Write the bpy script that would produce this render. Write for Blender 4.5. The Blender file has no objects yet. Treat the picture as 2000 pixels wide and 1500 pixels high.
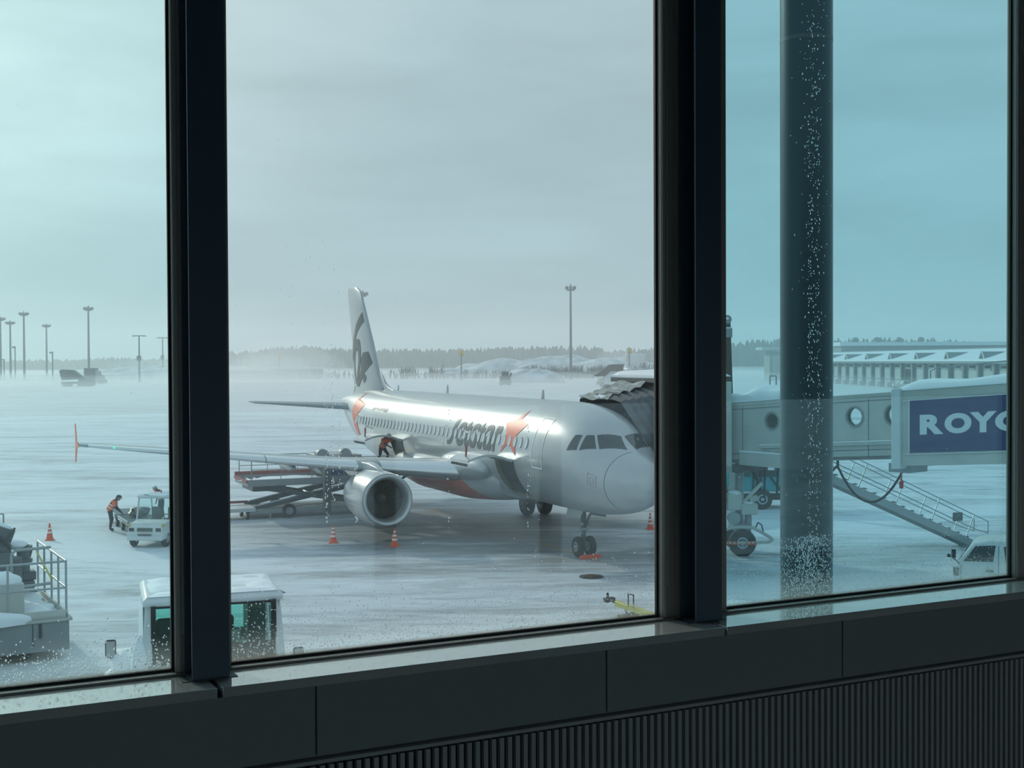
import bpy, bmesh, math, random
import numpy as np
from mathutils import Vector, Matrix
random.seed(7)
sc = bpy.context.scene
COL = sc.collection
PI = math.pi
EYE = 7.42                      # eye height above the apron
# ------------------------------------------------------------------ camera
cam = bpy.data.objects.new('camera', bpy.data.cameras.new('camera')); COL.objects.link(cam)
cam.data.sensor_width = 36.0; cam.data.lens = 36.0 * 2479 / 2000
cam.data.clip_start = 0.05; cam.data.clip_end = 6000
cam.matrix_world = Matrix.Translation((0, 0, EYE)) @ Matrix.Rotation(PI/2 - 0.0181, 4, 'X') @ Matrix.Rotation(-0.0046, 4, 'Z')
sc.camera = cam
# ------------------------------------------------------------------ exposure
vs = sc.view_settings
vs.view_transform = 'Standard'; vs.look = 'None'; vs.gamma = 1; vs.use_curve_mapping = False
vs.exposure = 0.18
sc.cycles.volume_bounces = 2; sc.cycles.transparent_max_bounces = 24
# ------------------------------------------------------------------ sky and sun
AZ, EL = math.radians(39), math.radians(24)
SUN = Vector((-math.sin(AZ)*math.cos(EL), math.cos(AZ)*math.cos(EL), math.sin(EL)))
def make_world():
    w = bpy.data.worlds.new('sky'); sc.world = w; w.use_nodes = True
    nt = w.node_tree; N = nt.nodes; L = nt.links; N.clear()
    out = N.new('ShaderNodeOutputWorld'); bg = N.new('ShaderNodeBackground')
    tc = N.new('ShaderNodeTexCoord'); sep = N.new('ShaderNodeSeparateXYZ')
    L.new(tc.outputs['Generated'], sep.inputs[0])
    mr = N.new('ShaderNodeMapRange'); mr.inputs[1].default_value = -0.05; mr.inputs[2].default_value = 0.9
    L.new(sep.outputs['Z'], mr.inputs[0])
    cr = N.new('ShaderNodeValToRGB'); L.new(mr.outputs[0], cr.inputs[0])
    e = cr.color_ramp.elements
    e[0].position = 0.0; e[0].color = (.37, .475, .51, 1)
    e[1].position = 1.0; e[1].color = (.38, .50, .58, 1)
    k = e.new(0.12); k.color = (.39, .505, .54, 1)
    k = e.new(0.35); k.color = (.475, .575, .61, 1)
    # glow round the veiled sun
    dot = N.new('ShaderNodeVectorMath'); dot.operation = 'DOT_PRODUCT'; dot.inputs[1].default_value = SUN
    nrm = N.new('ShaderNodeVectorMath'); nrm.operation = 'NORMALIZE'; L.new(tc.outputs['Generated'], nrm.inputs[0]); L.new(nrm.outputs[0], dot.inputs[0])
    g = N.new('ShaderNodeMapRange'); g.inputs[1].default_value = 0.80; g.inputs[2].default_value = 1.0; g.inputs[3].default_value = 0; g.inputs[4].default_value = 1
    L.new(dot.outputs['Value'], g.inputs[0])
    pw = N.new('ShaderNodeMath'); pw.operation = 'POWER'; pw.inputs[1].default_value = 1.7; L.new(g.outputs[0], pw.inputs[0])
    add = N.new('ShaderNodeMix'); add.data_type = 'RGBA'; add.blend_type = 'ADD'
    L.new(pw.outputs[0], add.inputs[0]); L.new(cr.outputs[0], add.inputs[6]); add.inputs[7].default_value = (.50, .50, .43, 1)
    # thin streaked cloud
    mp = N.new('ShaderNodeMapping'); mp.inputs['Scale'].default_value = (1.6, 1.6, 7.0); L.new(tc.outputs['Generated'], mp.inputs[0])
    mp.inputs['Rotation'].default_value = (0, math.radians(9), 0)
    nz = N.new('ShaderNodeTexNoise'); nz.inputs['Scale'].default_value = 2.2; nz.inputs['Detail'].default_value = 5; nz.inputs['Roughness'].default_value = .5; nz.inputs['Distortion'].default_value = .35
    L.new(mp.outputs[0], nz.inputs['Vector'])
    cm = N.new('ShaderNodeMapRange'); cm.inputs[1].default_value = .32; cm.inputs[2].default_value = .68; cm.inputs[3].default_value = .89; cm.inputs[4].default_value = 1.13
    L.new(nz.outputs[0], cm.inputs[0])
    mul = N.new('ShaderNodeMix'); mul.data_type = 'RGBA'; mul.blend_type = 'MULTIPLY'; mul.inputs[0].default_value = 1
    L.new(add.outputs[2], mul.inputs[6]); L.new(cm.outputs[0], mul.inputs[7])
    L.new(mul.outputs[2], bg.inputs[0]); bg.inputs[1].default_value = 1.0
    L.new(bg.outputs[0], out.inputs[0])
make_world()
sl = bpy.data.lights.new('sun', 'SUN'); sl.energy = 1.5; sl.angle = math.radians(2.2); sl.color = (1.0, .9, .74)
so = bpy.data.objects.new('sun', sl); COL.objects.link(so); so.rotation_euler = (-SUN).to_track_quat('-Z', 'Y').to_euler()
so.location = (-60, 90, 60)

# ------------------------------------------------------------------ materials
def mat(name, col, rough=.5, metal=0, coat=0, noise=None, bump=None, spec=.5, alpha=None):
    """principled; noise=(scale, strength, colour2) mottles; bump=(scale, strength)"""
    m = bpy.data.materials.new(name); m.use_nodes = True
    nt = m.node_tree; b = nt.nodes['Principled BSDF']
    b.inputs['Base Color'].default_value = (*col, 1); b.inputs['Roughness'].default_value = rough
    b.inputs['Metallic'].default_value = metal; b.inputs['Coat Weight'].default_value = coat
    b.inputs['Specular IOR Level'].default_value = spec
    tc = nt.nodes.new('ShaderNodeTexCoord')
    if noise:
        nz = nt.nodes.new('ShaderNodeTexNoise'); nz.inputs['Scale'].default_value = noise[0]; nz.inputs['Detail'].default_value = 6
        mr = nt.nodes.new('ShaderNodeMapRange'); mr.inputs[1].default_value = .35; mr.inputs[2].default_value = .7
        mr.inputs[3].default_value = 0; mr.inputs[4].default_value = noise[1]
        mx = nt.nodes.new('ShaderNodeMix'); mx.data_type = 'RGBA'
        nt.links.new(tc.outputs['Object'], nz.inputs['Vector']); nt.links.new(nz.outputs[0], mr.inputs[0]); nt.links.new(mr.outputs[0], mx.inputs[0])
        mx.inputs[6].default_value = (*col, 1); mx.inputs[7].default_value = (*noise[2], 1)
        nt.links.new(mx.outputs[2], b.inputs['Base Color'])
    if bump:
        nb = nt.nodes.new('ShaderNodeTexNoise'); nb.inputs['Scale'].default_value = bump[0]; nb.inputs['Detail'].default_value = 4
        bp = nt.nodes.new('ShaderNodeBump'); bp.inputs['Strength'].default_value = bump[1]; bp.inputs['Distance'].default_value = .02
        nt.links.new(tc.outputs['Object'], nb.inputs['Vector']); nt.links.new(nb.outputs[0], bp.inputs['Height']); nt.links.new(bp.outputs[0], b.inputs['Normal'])
    return m
def glass_mat(name, tint, refl=.075, rough=0.0):
    m = bpy.data.materials.new(name); m.use_nodes = True; nt = m.node_tree; N = nt.nodes; L = nt.links; N.clear()
    o = N.new('ShaderNodeOutputMaterial'); t = N.new('ShaderNodeBsdfTransparent'); t.inputs[0].default_value = (*[c**.5 for c in tint], 1)
    g = N.new('ShaderNodeBsdfGlossy'); g.inputs['Roughness'].default_value = rough; g.inputs[0].default_value = (.9, 1, 1, 1)
    ge = N.new('ShaderNodeNewGeometry'); dt = N.new('ShaderNodeVectorMath'); dt.operation = 'DOT_PRODUCT'; L.new(ge.outputs['Normal'], dt.inputs[0]); L.new(ge.outputs['Incoming'], dt.inputs[1])
    ab = N.new('ShaderNodeMath'); ab.operation = 'ABSOLUTE'; L.new(dt.outputs['Value'], ab.inputs[0])
    iv = N.new('ShaderNodeMath'); iv.operation = 'SUBTRACT'; iv.inputs[0].default_value = 1; L.new(ab.outputs[0], iv.inputs[1])
    fr = N.new('ShaderNodeMath'); fr.operation = 'POWER'; fr.inputs[1].default_value = 5; L.new(iv.outputs[0], fr.inputs[0])
    mr = N.new('ShaderNodeMapRange'); mr.inputs[1].default_value = 0.0; mr.inputs[2].default_value = 1; mr.inputs[3].default_value = refl*.6; mr.inputs[4].default_value = .9
    L.new(fr.outputs[0], mr.inputs[0])
    mx = N.new('ShaderNodeMixShader'); L.new(mr.outputs[0], mx.inputs[0]); L.new(t.outputs[0], mx.inputs[1]); L.new(g.outputs[0], mx.inputs[2])
    L.new(mx.outputs[0], o.inputs[0]); return m
M = {}
M['snow'] = mat('snow', (.80, .84, .88), .7, bump=(3, .5))
M['steel_blue'] = mat('painted_steel', (.05, .085, .12), .42)
M['frame'] = mat('bronze_frame', (.30, .27, .24), .42, .25)
M['frame_light'] = mat('frame_edge', (.40, .39, .36), .4, .4)
M['rubber'] = mat('black_rubber', (.012, .013, .012), .6)
M['sill'] = mat('polished_sill', (.72, .75, .74), .05, .5, spec=.5)
M['wallpanel'] = mat('wall_panel', (.25, .28, .26), .6, noise=(30, .3, (.275, .305, .285)))
M['slat'] = mat('grille_slat', (.40, .43, .41), .5)
M['dark'] = mat('dark_recess', (.006, .006, .006), .8)
M['floor'] = mat('carpet', (.012, .012, .013), .95, bump=(200, .3))
M['ceil'] = mat('ceiling', (.14, .14, .14), .9)
M['white'] = mat('white_paint', (.62, .66, .67), .4, noise=(2.5, .35, (.48, .5, .5)))
M['offwhite'] = mat('offwhite_panel', (.50, .51, .48), .5, noise=(1.2, .5, (.36, .37, .34)))
M['grey'] = mat('grey_paint', (.30, .32, .33), .5, noise=(2, .4, (.22, .24, .25)))
M['dgrey'] = mat('dark_grey_paint', (.09, .10, .105), .5, noise=(3, .4, (.05, .055, .06)))
M['galv'] = mat('galvanised_steel', (.33, .36, .37), .4, .6)
M['black'] = mat('black', (.015, .015, .016), .55)
M['tyre'] = mat('tyre_rubber', (.022, .023, .024), .8, bump=(20, .3))
M['hub'] = mat('wheel_hub', (.42, .44, .45), .4, .5)
M['orange'] = mat('cone_orange', (.75, .10, .03), .5)
M['reflective'] = mat('reflective_band', (.78, .78, .78), .35)
M['vest'] = mat('orange_vest', (.95, .16, .05), .6)
M['cloth'] = mat('dark_cloth', (.025, .03, .045), .8)
M['skin'] = mat('skin', (.5, .3, .22), .5)
M['navy'] = mat('navy_sign', (.016, .034, .13), .4)
M['signwhite'] = mat('sign_white', (.62, .68, .70), .4)
M['bluebox'] = mat('blue_curtain', (.02, .05, .18), .6)
M['teal'] = mat('teal_paint', (.01, .30, .36), .35, noise=(2, .3, (.015, .22, .27)))
M['redbrown'] = mat('red_oxide', (.28, .06, .035), .6)
M['bronze'] = mat('rusty_boom', (.10, .07, .055), .6, noise=(2, .5, (.06, .05, .045)))
M['yellow'] = mat('yellow_green', (.52, .50, .05), .5, noise=(6, .5, (.3, .3, .05)))
M['yellow_lamp'] = mat('amber_panel', (.60, .38, .06), .5)
M['red'] = mat('red_paint', (.5, .03, .03), .5)
M['cabglass'] = mat('dark_glass', (.018, .028, .032), .06, spec=.8)
M['tree'] = mat('tree', (.085, .10, .095), .9, noise=(.05, .5, (.05, .065, .06)))
M['twig'] = mat('twig', (.035, .035, .035), .9)
M['vinyl'] = mat('fuselage_paint', (.44, .475, .49), .30, .35, coat=.25, noise=(1.2, .25, (.39, .425, .44)))
M['vinyl_grey'] = mat('wing_paint', (.30, .345, .365), .30, .45, noise=(.8, .35, (.25, .29, .31)))
M['bare_metal'] = mat('bare_metal', (.68, .70, .71), .2, .9)
M['logo_dark'] = mat('logo_charcoal', (.045, .055, .058), .35)
M['logo_orange'] = mat('logo_orange', (.80, .13, .05), .45)
M['taillogo'] = mat('tail_charcoal', (.085, .10, .10), .4)
M['primer'] = mat('door_primer', (.17, .19, .10), .6)
M['columnm'] = mat('column_paint', (.04, .06, .07), .35, .1, noise=(2, .3, (.03, .048, .058)))
M['fabric_grey'] = mat('bellows_canvas', (.11, .125, .14), .8, noise=(3, .5, (.07, .08, .09)))
M['frostbellow'] = mat('frosted_canvas', (.45, .47, .46), .8, noise=(3.5, 1.0, (.16, .17, .16)))
M['concretewall'] = mat('garage_wall', (.40, .42, .40), .7)
M['door_panel'] = mat('shutter', (.52, .54, .52), .6)
M['cab_green'] = glass_mat('green_cab_glass', (.42, .86, .76), .05)

# ------------------------------------------------------------------ mesh builder
class MB:
    def __init__(s): s.v = []; s.f = []
    def add(s, vs_, fs_):
        o = len(s.v); s.v += [tuple(v) for v in vs_]; s.f += [tuple(i+o for i in f) for f in fs_]; return s
    def box(s, c, d, rz=0, rot=None):
        hx, hy, hz = d[0]/2, d[1]/2, d[2]/2
        R = rot or Matrix.Rotation(rz, 3, 'Z'); c = Vector(c)
        vs_ = [c + R @ Vector((x*hx, y*hy, z*hz)) for z in (-1, 1) for y in (-1, 1) for x in (-1, 1)]
        return s.add(vs_, [(0, 2, 3, 1), (4, 5, 7, 6), (0, 1, 5, 4), (2, 6, 7, 3), (0, 4, 6, 2), (1, 3, 7, 5)])
    def bb(s, x0, x1, y0, y1, z0, z1): return s.box(((x0+x1)/2, (y0+y1)/2, (z0+z1)/2), (abs(x1-x0), abs(y1-y0), abs(z1-z0)))
    def cyl(s, p0, p1, r0, r1=None, n=12, caps=True):
        r1 = r0 if r1 is None else r1; p0 = Vector(p0); p1 = Vector(p1); d = (p1-p0).normalized()
        a = d.orthogonal().normalized(); b = d.cross(a); vs_ = []
        for p, r in ((p0, r0), (p1, r1)):
            for i in range(n): t = 2*PI*i/n; vs_.append(p + a*r*math.cos(t) + b*r*math.sin(t))
        fs_ = [(i, (i+1) % n, n+(i+1) % n, n+i) for i in range(n)]
        if caps: fs_ += [tuple(range(n-1, -1, -1)), tuple(range(n, 2*n))]
        return s.add(vs_, fs_)
    def tube(s, pts, r, n=6):
        for a, b in zip(pts[:-1], pts[1:]):
            if (Vector(a)-Vector(b)).length > 1e-5: s.cyl(a, b, r, n=n)
        return s
    def beam(s, p0, p1, w, h):
        p0 = Vector(p0); p1 = Vector(p1); d = p1-p0; L = d.length; d.normalize()
        up = Vector((0, 0, 1)); sd = d.cross(up)
        if sd.length < 1e-4: sd = Vector((1, 0, 0))
        sd.normalize(); u = sd.cross(d); R = Matrix((d, sd, u)).transposed()
        return s.box((p0+p1)/2, (L, w, h), rot=R)
    def loft(s, rings, closed=True, caps=True):
        n = len(rings[0]); o = []; fs_ = []
        for r in rings: o += list(r)
        for k in range(len(rings)-1):
            for i in range(n if closed else n-1):
                j = (i+1) % n; fs_.append((k*n+i, k*n+j, (k+1)*n+j, (k+1)*n+i))
        if caps and closed: fs_ += [tuple(range(n-1, -1, -1)), tuple((len(rings)-1)*n+i for i in range(n))]
        return s.add(o, fs_)
    def lathe(s, prof, org, ax, n=32, caps=False):
        org = Vector(org); ax = Vector(ax).normalized(); a = ax.orthogonal().normalized(); b = ax.cross(a)
        rings = [[org + ax*t + (a*math.cos(2*PI*i/n) + b*math.sin(2*PI*i/n))*r for i in range(n)] for t, r in prof]
        return s.loft(rings, caps=caps)
    def prism(s, poly, d0, d1, fn):
        """poly (p,q) extruded between d0 and d1; fn(p,q,d)->xyz"""
        n = len(poly); vs_ = [fn(p, q, d0) for p, q in poly] + [fn(p, q, d1) for p, q in poly]
        return s.add(vs_, [tuple(range(n-1, -1, -1)), tuple(range(n, 2*n))] + [(i, (i+1) % n, n+(i+1) % n, n+i) for i in range(n)])
    def blob(s, c, r, seed=0, amp=.15, nu=14, nv=9, zmin=None):
        rn = random.Random(seed); ph = [rn.uniform(0, 6.28) for _ in range(6)]; rings = []
        for j in range(nv+1):
            th = PI*j/nv; ring = []
            for i in range(nu):
                f = 2*PI*i/nu; k = 1+amp*(math.sin(2*f+ph[0])*math.sin(2*th+ph[1])+.6*math.sin(3*f+ph[2])*math.sin(4*th+ph[3])+.4*math.sin(5*f+ph[4]))
                k = 1 + (k-1)*math.sin(th)
                x = c[0]+r[0]*k*math.sin(th)*math.cos(f); y = c[1]+r[1]*k*math.sin(th)*math.sin(f); z = c[2]+r[2]*k*math.cos(th)
                if zmin is not None: z = max(z, zmin)
                ring.append((x, y, z))
            rings.append(ring)
        return s.loft(rings, caps=False)
    def build(s, name, m, parent=None, bevel=0, smooth=True, angle=35, solid=0):
        me = bpy.data.meshes.new(name); me.from_pydata([tuple(v) for v in s.v], [], s.f)
        me.validate(); me.update()
        bm = bmesh.new(); bm.from_mesh(me); bmesh.ops.recalc_face_normals(bm, faces=bm.faces); bm.to_mesh(me); bm.free()
        me.materials.append(m)
        if smooth:
            for p in me.polygons: p.use_smooth = True
            me.set_sharp_from_angle(angle=math.radians(angle))
        o = bpy.data.objects.new(name, me); COL.objects.link(o)
        if parent: o.parent = parent
        if bevel:
            b = o.modifiers.new('bevel', 'BEVEL'); b.width = bevel; b.segments = 2; b.limit_method = 'ANGLE'; b.angle_limit = math.radians(40)
        return o
def tag(o, label=None, cat=None, group=None, kind=None):
    if label: o['label'] = label
    if cat: o['category'] = cat
    if group: o['group'] = group
    if kind: o['kind'] = kind
    return o
def thing(name, loc, rz, label, cat, group=None, kind=None):
    o = bpy.data.objects.new(name, None); COL.objects.link(o); o.empty_display_size = .3
    o.location = loc; o.rotation_euler = (0, 0, rz); return tag(o, label, cat, group, kind)
def kids(o): return [c for c in bpy.data.objects if c.parent == o]
def dup(o, parent=None, loc=None, rz=None, label=None):
    c = o.copy(); COL.objects.link(c)
    if parent: c.parent = parent
    for ch in kids(o): dup(ch, c)
    if loc is not None: c.location = loc
    if rz is not None: c.rotation_euler = (0, 0, rz)
    if label: c['label'] = label
    return c
def wheel(parent, c, ax, R, w, name='wheel', hubr=.5, m=None, hubm=None):
    """tyre with a hub as its sub-part; ax = outward axle direction"""
    ax = Vector(ax).normalized(); c = Vector(c)
    p = [(-w/2, R*.55), (-w/2, R*.86), (-w*.42, R*.95), (-w*.25, R), (w*.25, R), (w*.42, R*.95), (w/2, R*.86), (w/2, R*.55)]
    t = MB().lathe(p, c, ax, 28, caps=True).build(name, m or M['tyre'], parent)
    hb = MB().lathe([(-w*.52, 0.001), (-w*.52, R*hubr), (-w*.4, R*(hubr+.04)), (w*.4, R*(hubr+.04)), (w*.52, R*hubr), (w*.54, R*hubr*.8), (w*.50, R*hubr*.7), (w*.50, R*.2), (w*.58, R*.17), (w*.58, .001)], c, ax, 24)
    hb.build('hub', hubm or M['hub'], t)
    return t
# ------------------------------------------------------------------ terminal room (wall frame: w along the wall, n outward, glass at n=0)
WA = 0.4658847417; WE = Vector((math.cos(WA), math.sin(WA), 0)); WN = Vector((-math.sin(WA), math.cos(WA), 0)); GD = 3.5
WO = WN*GD
def wroot(o): o.location = WO; o.rotation_euler = (0, 0, WA); return o
FLR = 5.82; TOP = 9.4; SZ = 6.572; GB = 6.583
def st(o, parent=None): o['kind'] = 'structure'; return wroot(o) if parent is None else o
# floor, ceiling, rear wall with its low band of windows, side walls
RB = -4.62
st(MB().bb(-7, 10, RB, -.10, FLR-.12, FLR).build('floor', M['floor']))
st(MB().bb(-7, 10, RB, .12, TOP, TOP+.15).build('ceiling', M['ceil']))
st(MB().bb(-7.15, -7, RB-.2, .12, FLR-.12, TOP).build('wall_left', M['ceil']))
st(MB().bb(10, 10.15, RB-.2, .12, FLR-.12, TOP).build('wall_right', M['ceil']))
b = MB().bb(-7, 10, RB-.18, RB, FLR+1.28, TOP).bb(-7, 10, RB-.18, RB, FLR-.12, FLR+.03)
for x in (-7, -4.2, -1.75, .3, 1.9, 3.1, 4.4, 5.72, 9.8): b.bb(x, x+.09, RB-.18, RB, FLR, FLR+1.30)
st(b.build('wall_back', M['ceil']))
st(MB().bb(-7, 10, RB-.10, RB-.09, FLR, FLR+1.3).build('window_6', glass_mat('rear_glass', (.80, .86, .88), .05)))
# front wall: panel under the sill, outer lower wall
pan = MB()
for a, c in ((-3.55, -1.71), (-1.708, -.785), (-.783, .141), (.143, 1.066), (1.068, 1.988), (1.990, 2.916), (2.918, 3.84), (3.842, 6.4)):
    pan.bb(a+.002, c-.002, -.178, -.165, 6.345, SZ-.026)
pan.bb(-7, 10, -.165, -.1, FLR-.12, SZ-.026).bb(-7, 10, -.1, .14, FLR-1.5, SZ-.03).bb(-7, 10, -.03, .12, 9.25, TOP+.15)
pan.bb(-7, -2.6, -.1, .12, FLR, TOP).bb(6.2, 10, -.1, .12, FLR, TOP)
st(pan.build('wall_front', M['wallpanel']))
# sill slabs
for i, (a, c) in enumerate(((-2.6, -.82), (-.808, .789), (.803, 2.402), (2.412, 4.012), (4.022, 6.2))):
    st(MB().bb(a, c, -.217, .0, SZ-.027, SZ).build('trim_%d' % (i+1), M['sill'], bevel=.0015))
for i, x in enumerate((-.814, .796, 2.407, 4.017)): st(MB().bb(x-.02, x+.02, -.200, 0, SZ-.03, SZ-.014).build('trim_%d' % (11+i), M['dark']))  # dark fillers added in the sill gaps to hide a light spot
# convector heater grille under the sill
h = thing('heater_grille', (0, 0, 0), 0, 'long dark convector grille of narrow upright slats under the window sill', 'heater'); wroot(h); h.location = WO + Vector((0, 0, FLR))
s = MB()
x = -3.5
while x < 6.3:
    s.bb(x, x+.0135, -.186, -.168, .03, 6.318-FLR); x += .026
s.build('slat_panel', M['slat'], h, smooth=False)
MB().bb(-3.5, 6.3, -.200, -.166, 6.327-FLR, 6.338-FLR).build('top_rail', M['slat'], h, bevel=.002)
MB().bb(-3.5, 6.3, -.1675, -.1655, .0, 6.327-FLR).build('backing', M['dark'], h)
# windows
tints = {1: (.78, .97, .99), 2: (.835, .925, .95), 3: (.50, .83, .90)}
def window(n, w0, w1, tint):
    fr = MB()
    T = 9.25
    fr.bb(w0-.075, w0, -.033, .014, GB-.02, T).bb(w1, w1+.05, -.033, .014, GB-.02, T)          # body
    fr.bb(w0-.07, w1+.05, -.04, .014, SZ-.004, GB-.004).bb(w0-.07, w1+.05, -.04, .014, T, T+.1)
    o = fr.build('window_%d' % n, M['frame'], bevel=.0015); st(o)
    g = MB().bb(w0-.005, w1+.005, 0, .012, GB-.01, T+.005).build('glass_pane', tint, o)
    r = MB().bb(w0, w0+.006, -.012, 0, GB, T).bb(w1-.007, w1, -.010, 0, GB, T).bb(w0, w1, -.012, 0, GB-.004, GB+.004)
    r.build('glazing_gasket', M['rubber'], o)
    r = MB().bb(w1+.002, w1+.012, -.036, -.02, GB, T).bb(w0, w1, -.041, -.012, GB-.006, GB-.0035).bb(w1+.018, w1+.024, -.0345, -.03, GB+.1, T)
    r.build('edge_trim', M['frame_light'], o)
    return o
def pane_material(n, tint, seed):
    """glass with a film of mist and grime along its bottom edge"""
    m = glass_mat('pane_glass_%d' % n, tint, .085); nt = m.node_tree; N = nt.nodes; L = nt.links
    out = [x for x in N if x.type == 'OUTPUT_MATERIAL'][0]; src = out.inputs[0].links[0].from_socket
    tc = N.new('ShaderNodeTexCoord'); sep = N.new('ShaderNodeSeparateXYZ'); L.new(tc.outputs['Object'], sep.inputs[0])
    nz = N.new('ShaderNodeTexNoise'); nz.inputs['Scale'].default_value = 3.0; nz.inputs['Detail'].default_value = 5
    mp = N.new('ShaderNodeMapping'); mp.inputs['Scale'].default_value = (1, 1, .35); mp.inputs['Location'].default_value = (seed, 0, 0)
    L.new(tc.outputs['Object'], mp.inputs[0]); L.new(mp.outputs[0], nz.inputs['Vector'])
    ad = N.new('ShaderNodeMath'); ad.operation = 'MULTIPLY_ADD'; ad.inputs[1].default_value = .12; L.new(nz.outputs[0], ad.inputs[0]); L.new(sep.outputs['Z'], ad.inputs[2])
    mr = N.new('ShaderNodeMapRange'); mr.interpolation_type = 'SMOOTHSTEP'; mr.inputs[1].default_value = GB+.17; mr.inputs[2].default_value = GB+.055; mr.inputs[3].default_value = 0; mr.inputs[4].default_value = .10
    L.new(ad.outputs[0], mr.inputs[0])
    df = N.new('ShaderNodeBsdfTranslucent'); df.inputs[0].default_value = (.72, .80, .80, 1)
    mx = N.new('ShaderNodeMixShader'); L.new(mr.outputs[0], mx.inputs[0]); L.new(src, mx.inputs[1]); L.new(df.outputs[0], mx.inputs[2])
    # brownish grime right at the gasket
    m2 = N.new('ShaderNodeMapRange'); m2.inputs[1].default_value = GB+.012; m2.inputs[2].default_value = GB; m2.inputs[3].default_value = 0; m2.inputs[4].default_value = .55
    L.new(sep.outputs['Z'], m2.inputs[0])
    d2 = N.new('ShaderNodeBsdfTranslucent'); d2.inputs[0].default_value = (.16, .145, .10, 1)
    mx2 = N.new('ShaderNodeMixShader'); L.new(m2.outputs[0], mx2.inputs[0]); L.new(mx.outputs[0], mx2.inputs[1]); L.new(d2.outputs[0], mx2.inputs[2])
    L.new(mx2.outputs[0], out.inputs[0]); return m
PG = {n: pane_material(n, tints[n], n*3.7) for n in tints}
window(1, -.85, .721, PG[1]); window(2, .872, 2.288, PG[2]); window(3, 2.545, 3.899, PG[3])
window(4, 4.12, 5.6, PG[2]); window(5, -2.45, -1.0, PG[1])
# mullion fillers between the frames
def filler(i, a, c): st(MB().bb(a, c, -.033, .014, SZ-.004, 9.3).build('trim_%d' % i, M['frame']))
filler(7, .721+.05, .797); filler(8, 2.338, 2.47); filler(9, 3.949, 4.045); filler(10, -.98, -.925)
# steel posts (H sections) in front of the frames
def post(w, label):
    t = thing('steel_post', (0, 0, 0), 0, label, 'post', 'navy steel posts in front of the window frames'); t.location = WO + WE*(w+.05) + Vector((0, 0, SZ)); t.rotation_euler = (0, 0, WA)
    T = TOP-SZ
    b = MB().bb(-.05, .05, -.130, -.122, .006, T).bb(-.05, .05, -.041, -.033, .006, T).bb(-.004, .004, -.122, -.041, .006, T)
    b.build('h_section', M['steel_blue'], t, bevel=.001)
    MB().bb(-.075, .075, -.119, -.0415, 0.0, .0015).build('base_plate', M['dgrey'], t)
    MB().bb(-.049, .049, -.1215, -.0415, .0016, .006).build('foot_plate', M['steel_blue'], t)
post(.7436, 'dark navy steel post between the left and the wide middle pane')
post(2.355, 'dark navy steel post between the middle and the blue-tinted right pane')
# rain drops on the outer face of the panes
DROP = bpy.data.materials.new('water'); DROP.use_nodes = True
_n = DROP.node_tree.nodes; _n.clear(); _o = _n.new('ShaderNodeOutputMaterial'); _g = _n.new('ShaderNodeBsdfGlass'); _g.inputs['IOR'].default_value = 1.33; _g.inputs['Roughness'].default_value = .03
DROP.node_tree.links.new(_g.outputs[0], _o.inputs[0])
def drops(w0, w1, spots, label, seed):
    rn = random.Random(seed); b = MB()
    for (w, z, r, el) in spots(rn, w0, w1):
        if not (w0+.008 < w < w1-.008) or z < GB+.006: continue
        n, k = 7, 3; rings = []
        for j in range(k+1):
            t = PI/2*j/k
            rings.append([(w+r*math.cos(t)*math.cos(2*PI*i/n), .0135+r*.6*math.sin(t), z+r*el*math.cos(t)*math.sin(2*PI*i/n)) for i in range(n)])
        b.loft(rings, caps=True)
    o = b.build('water_drops', DROP, smooth=True, angle=80); wroot(o); tag(o, label, 'water drops', kind='stuff'); return o
def common(rn, w0, w1, n, zs, streaks, big=1.0):
    for _ in range(n):
        yield rn.uniform(w0, w1), GB+abs(rn.gauss(0, zs)), rn.uniform(.0007, .0023)*big, rn.uniform(.9, 1.4)
    for _ in range(60): yield rn.uniform(w0, w1), rn.uniform(GB, GB+1.7), rn.uniform(.0007, .0018), 1.2
    for (wc, z0, z1, m, sp) in streaks:
        for _ in range(m): yield wc+rn.gauss(0, sp), rn.uniform(z0, z1), rn.uniform(.0007, .0021), rn.uniform(1, 2.6)
drops(-.85, .721, lambda rn, a, c: common(rn, a, c, 2000, .05, [], 1.3), 'rain drops low on the green-tinted left pane', 1)
drops(.872, 2.288, lambda rn, a, c: common(rn, a, c, 2800, .085, [(1.185, 7.0, 7.45, 60, .003), (1.165, 6.95, 7.35, 60, .003), (1.205, 7.05, 7.3, 45, .003), (1.255, 6.95, 7.4, 35, .003), (1.12, 7.2, 8.1, 60, .045), (1.55, 6.9, 7.3, 20, .003), (1.82, 6.9, 7.25, 25, .004)]), 'rain drops and runs on the clear middle pane', 2)
drops(2.545, 3.899, lambda rn, a, c: common(rn, a, c, 2400, .07, [(2.955, 6.65, 9.0, 420, .032), (2.935, 6.6, 8.3, 170, .006), (2.975, 6.6, 8.4, 170, .005), (2.95, 6.6, 9.1, 140, .004), (2.93, GB, 6.80, 1300, .065)]), 'rain drops and runs on the blue-tinted right pane', 3)
# round column outside
c = thing('round_column', (2.32, 10.0, 0), 0, 'tall round dark steel column standing just outside the right pane', 'column')
MB().cyl((0, 0, .04), (0, 0, 13), .2035, n=48).build('shaft', M['columnm'], c)
MB().cyl((0, 0, 0), (0, 0, .04), .33, n=32).build('base_flange', M['dgrey'], c)
MB().cyl((0, 0, 9.90), (0, 0, 9.93), .2045, n=48).build('weld_seam', M['dgrey'], c)

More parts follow.
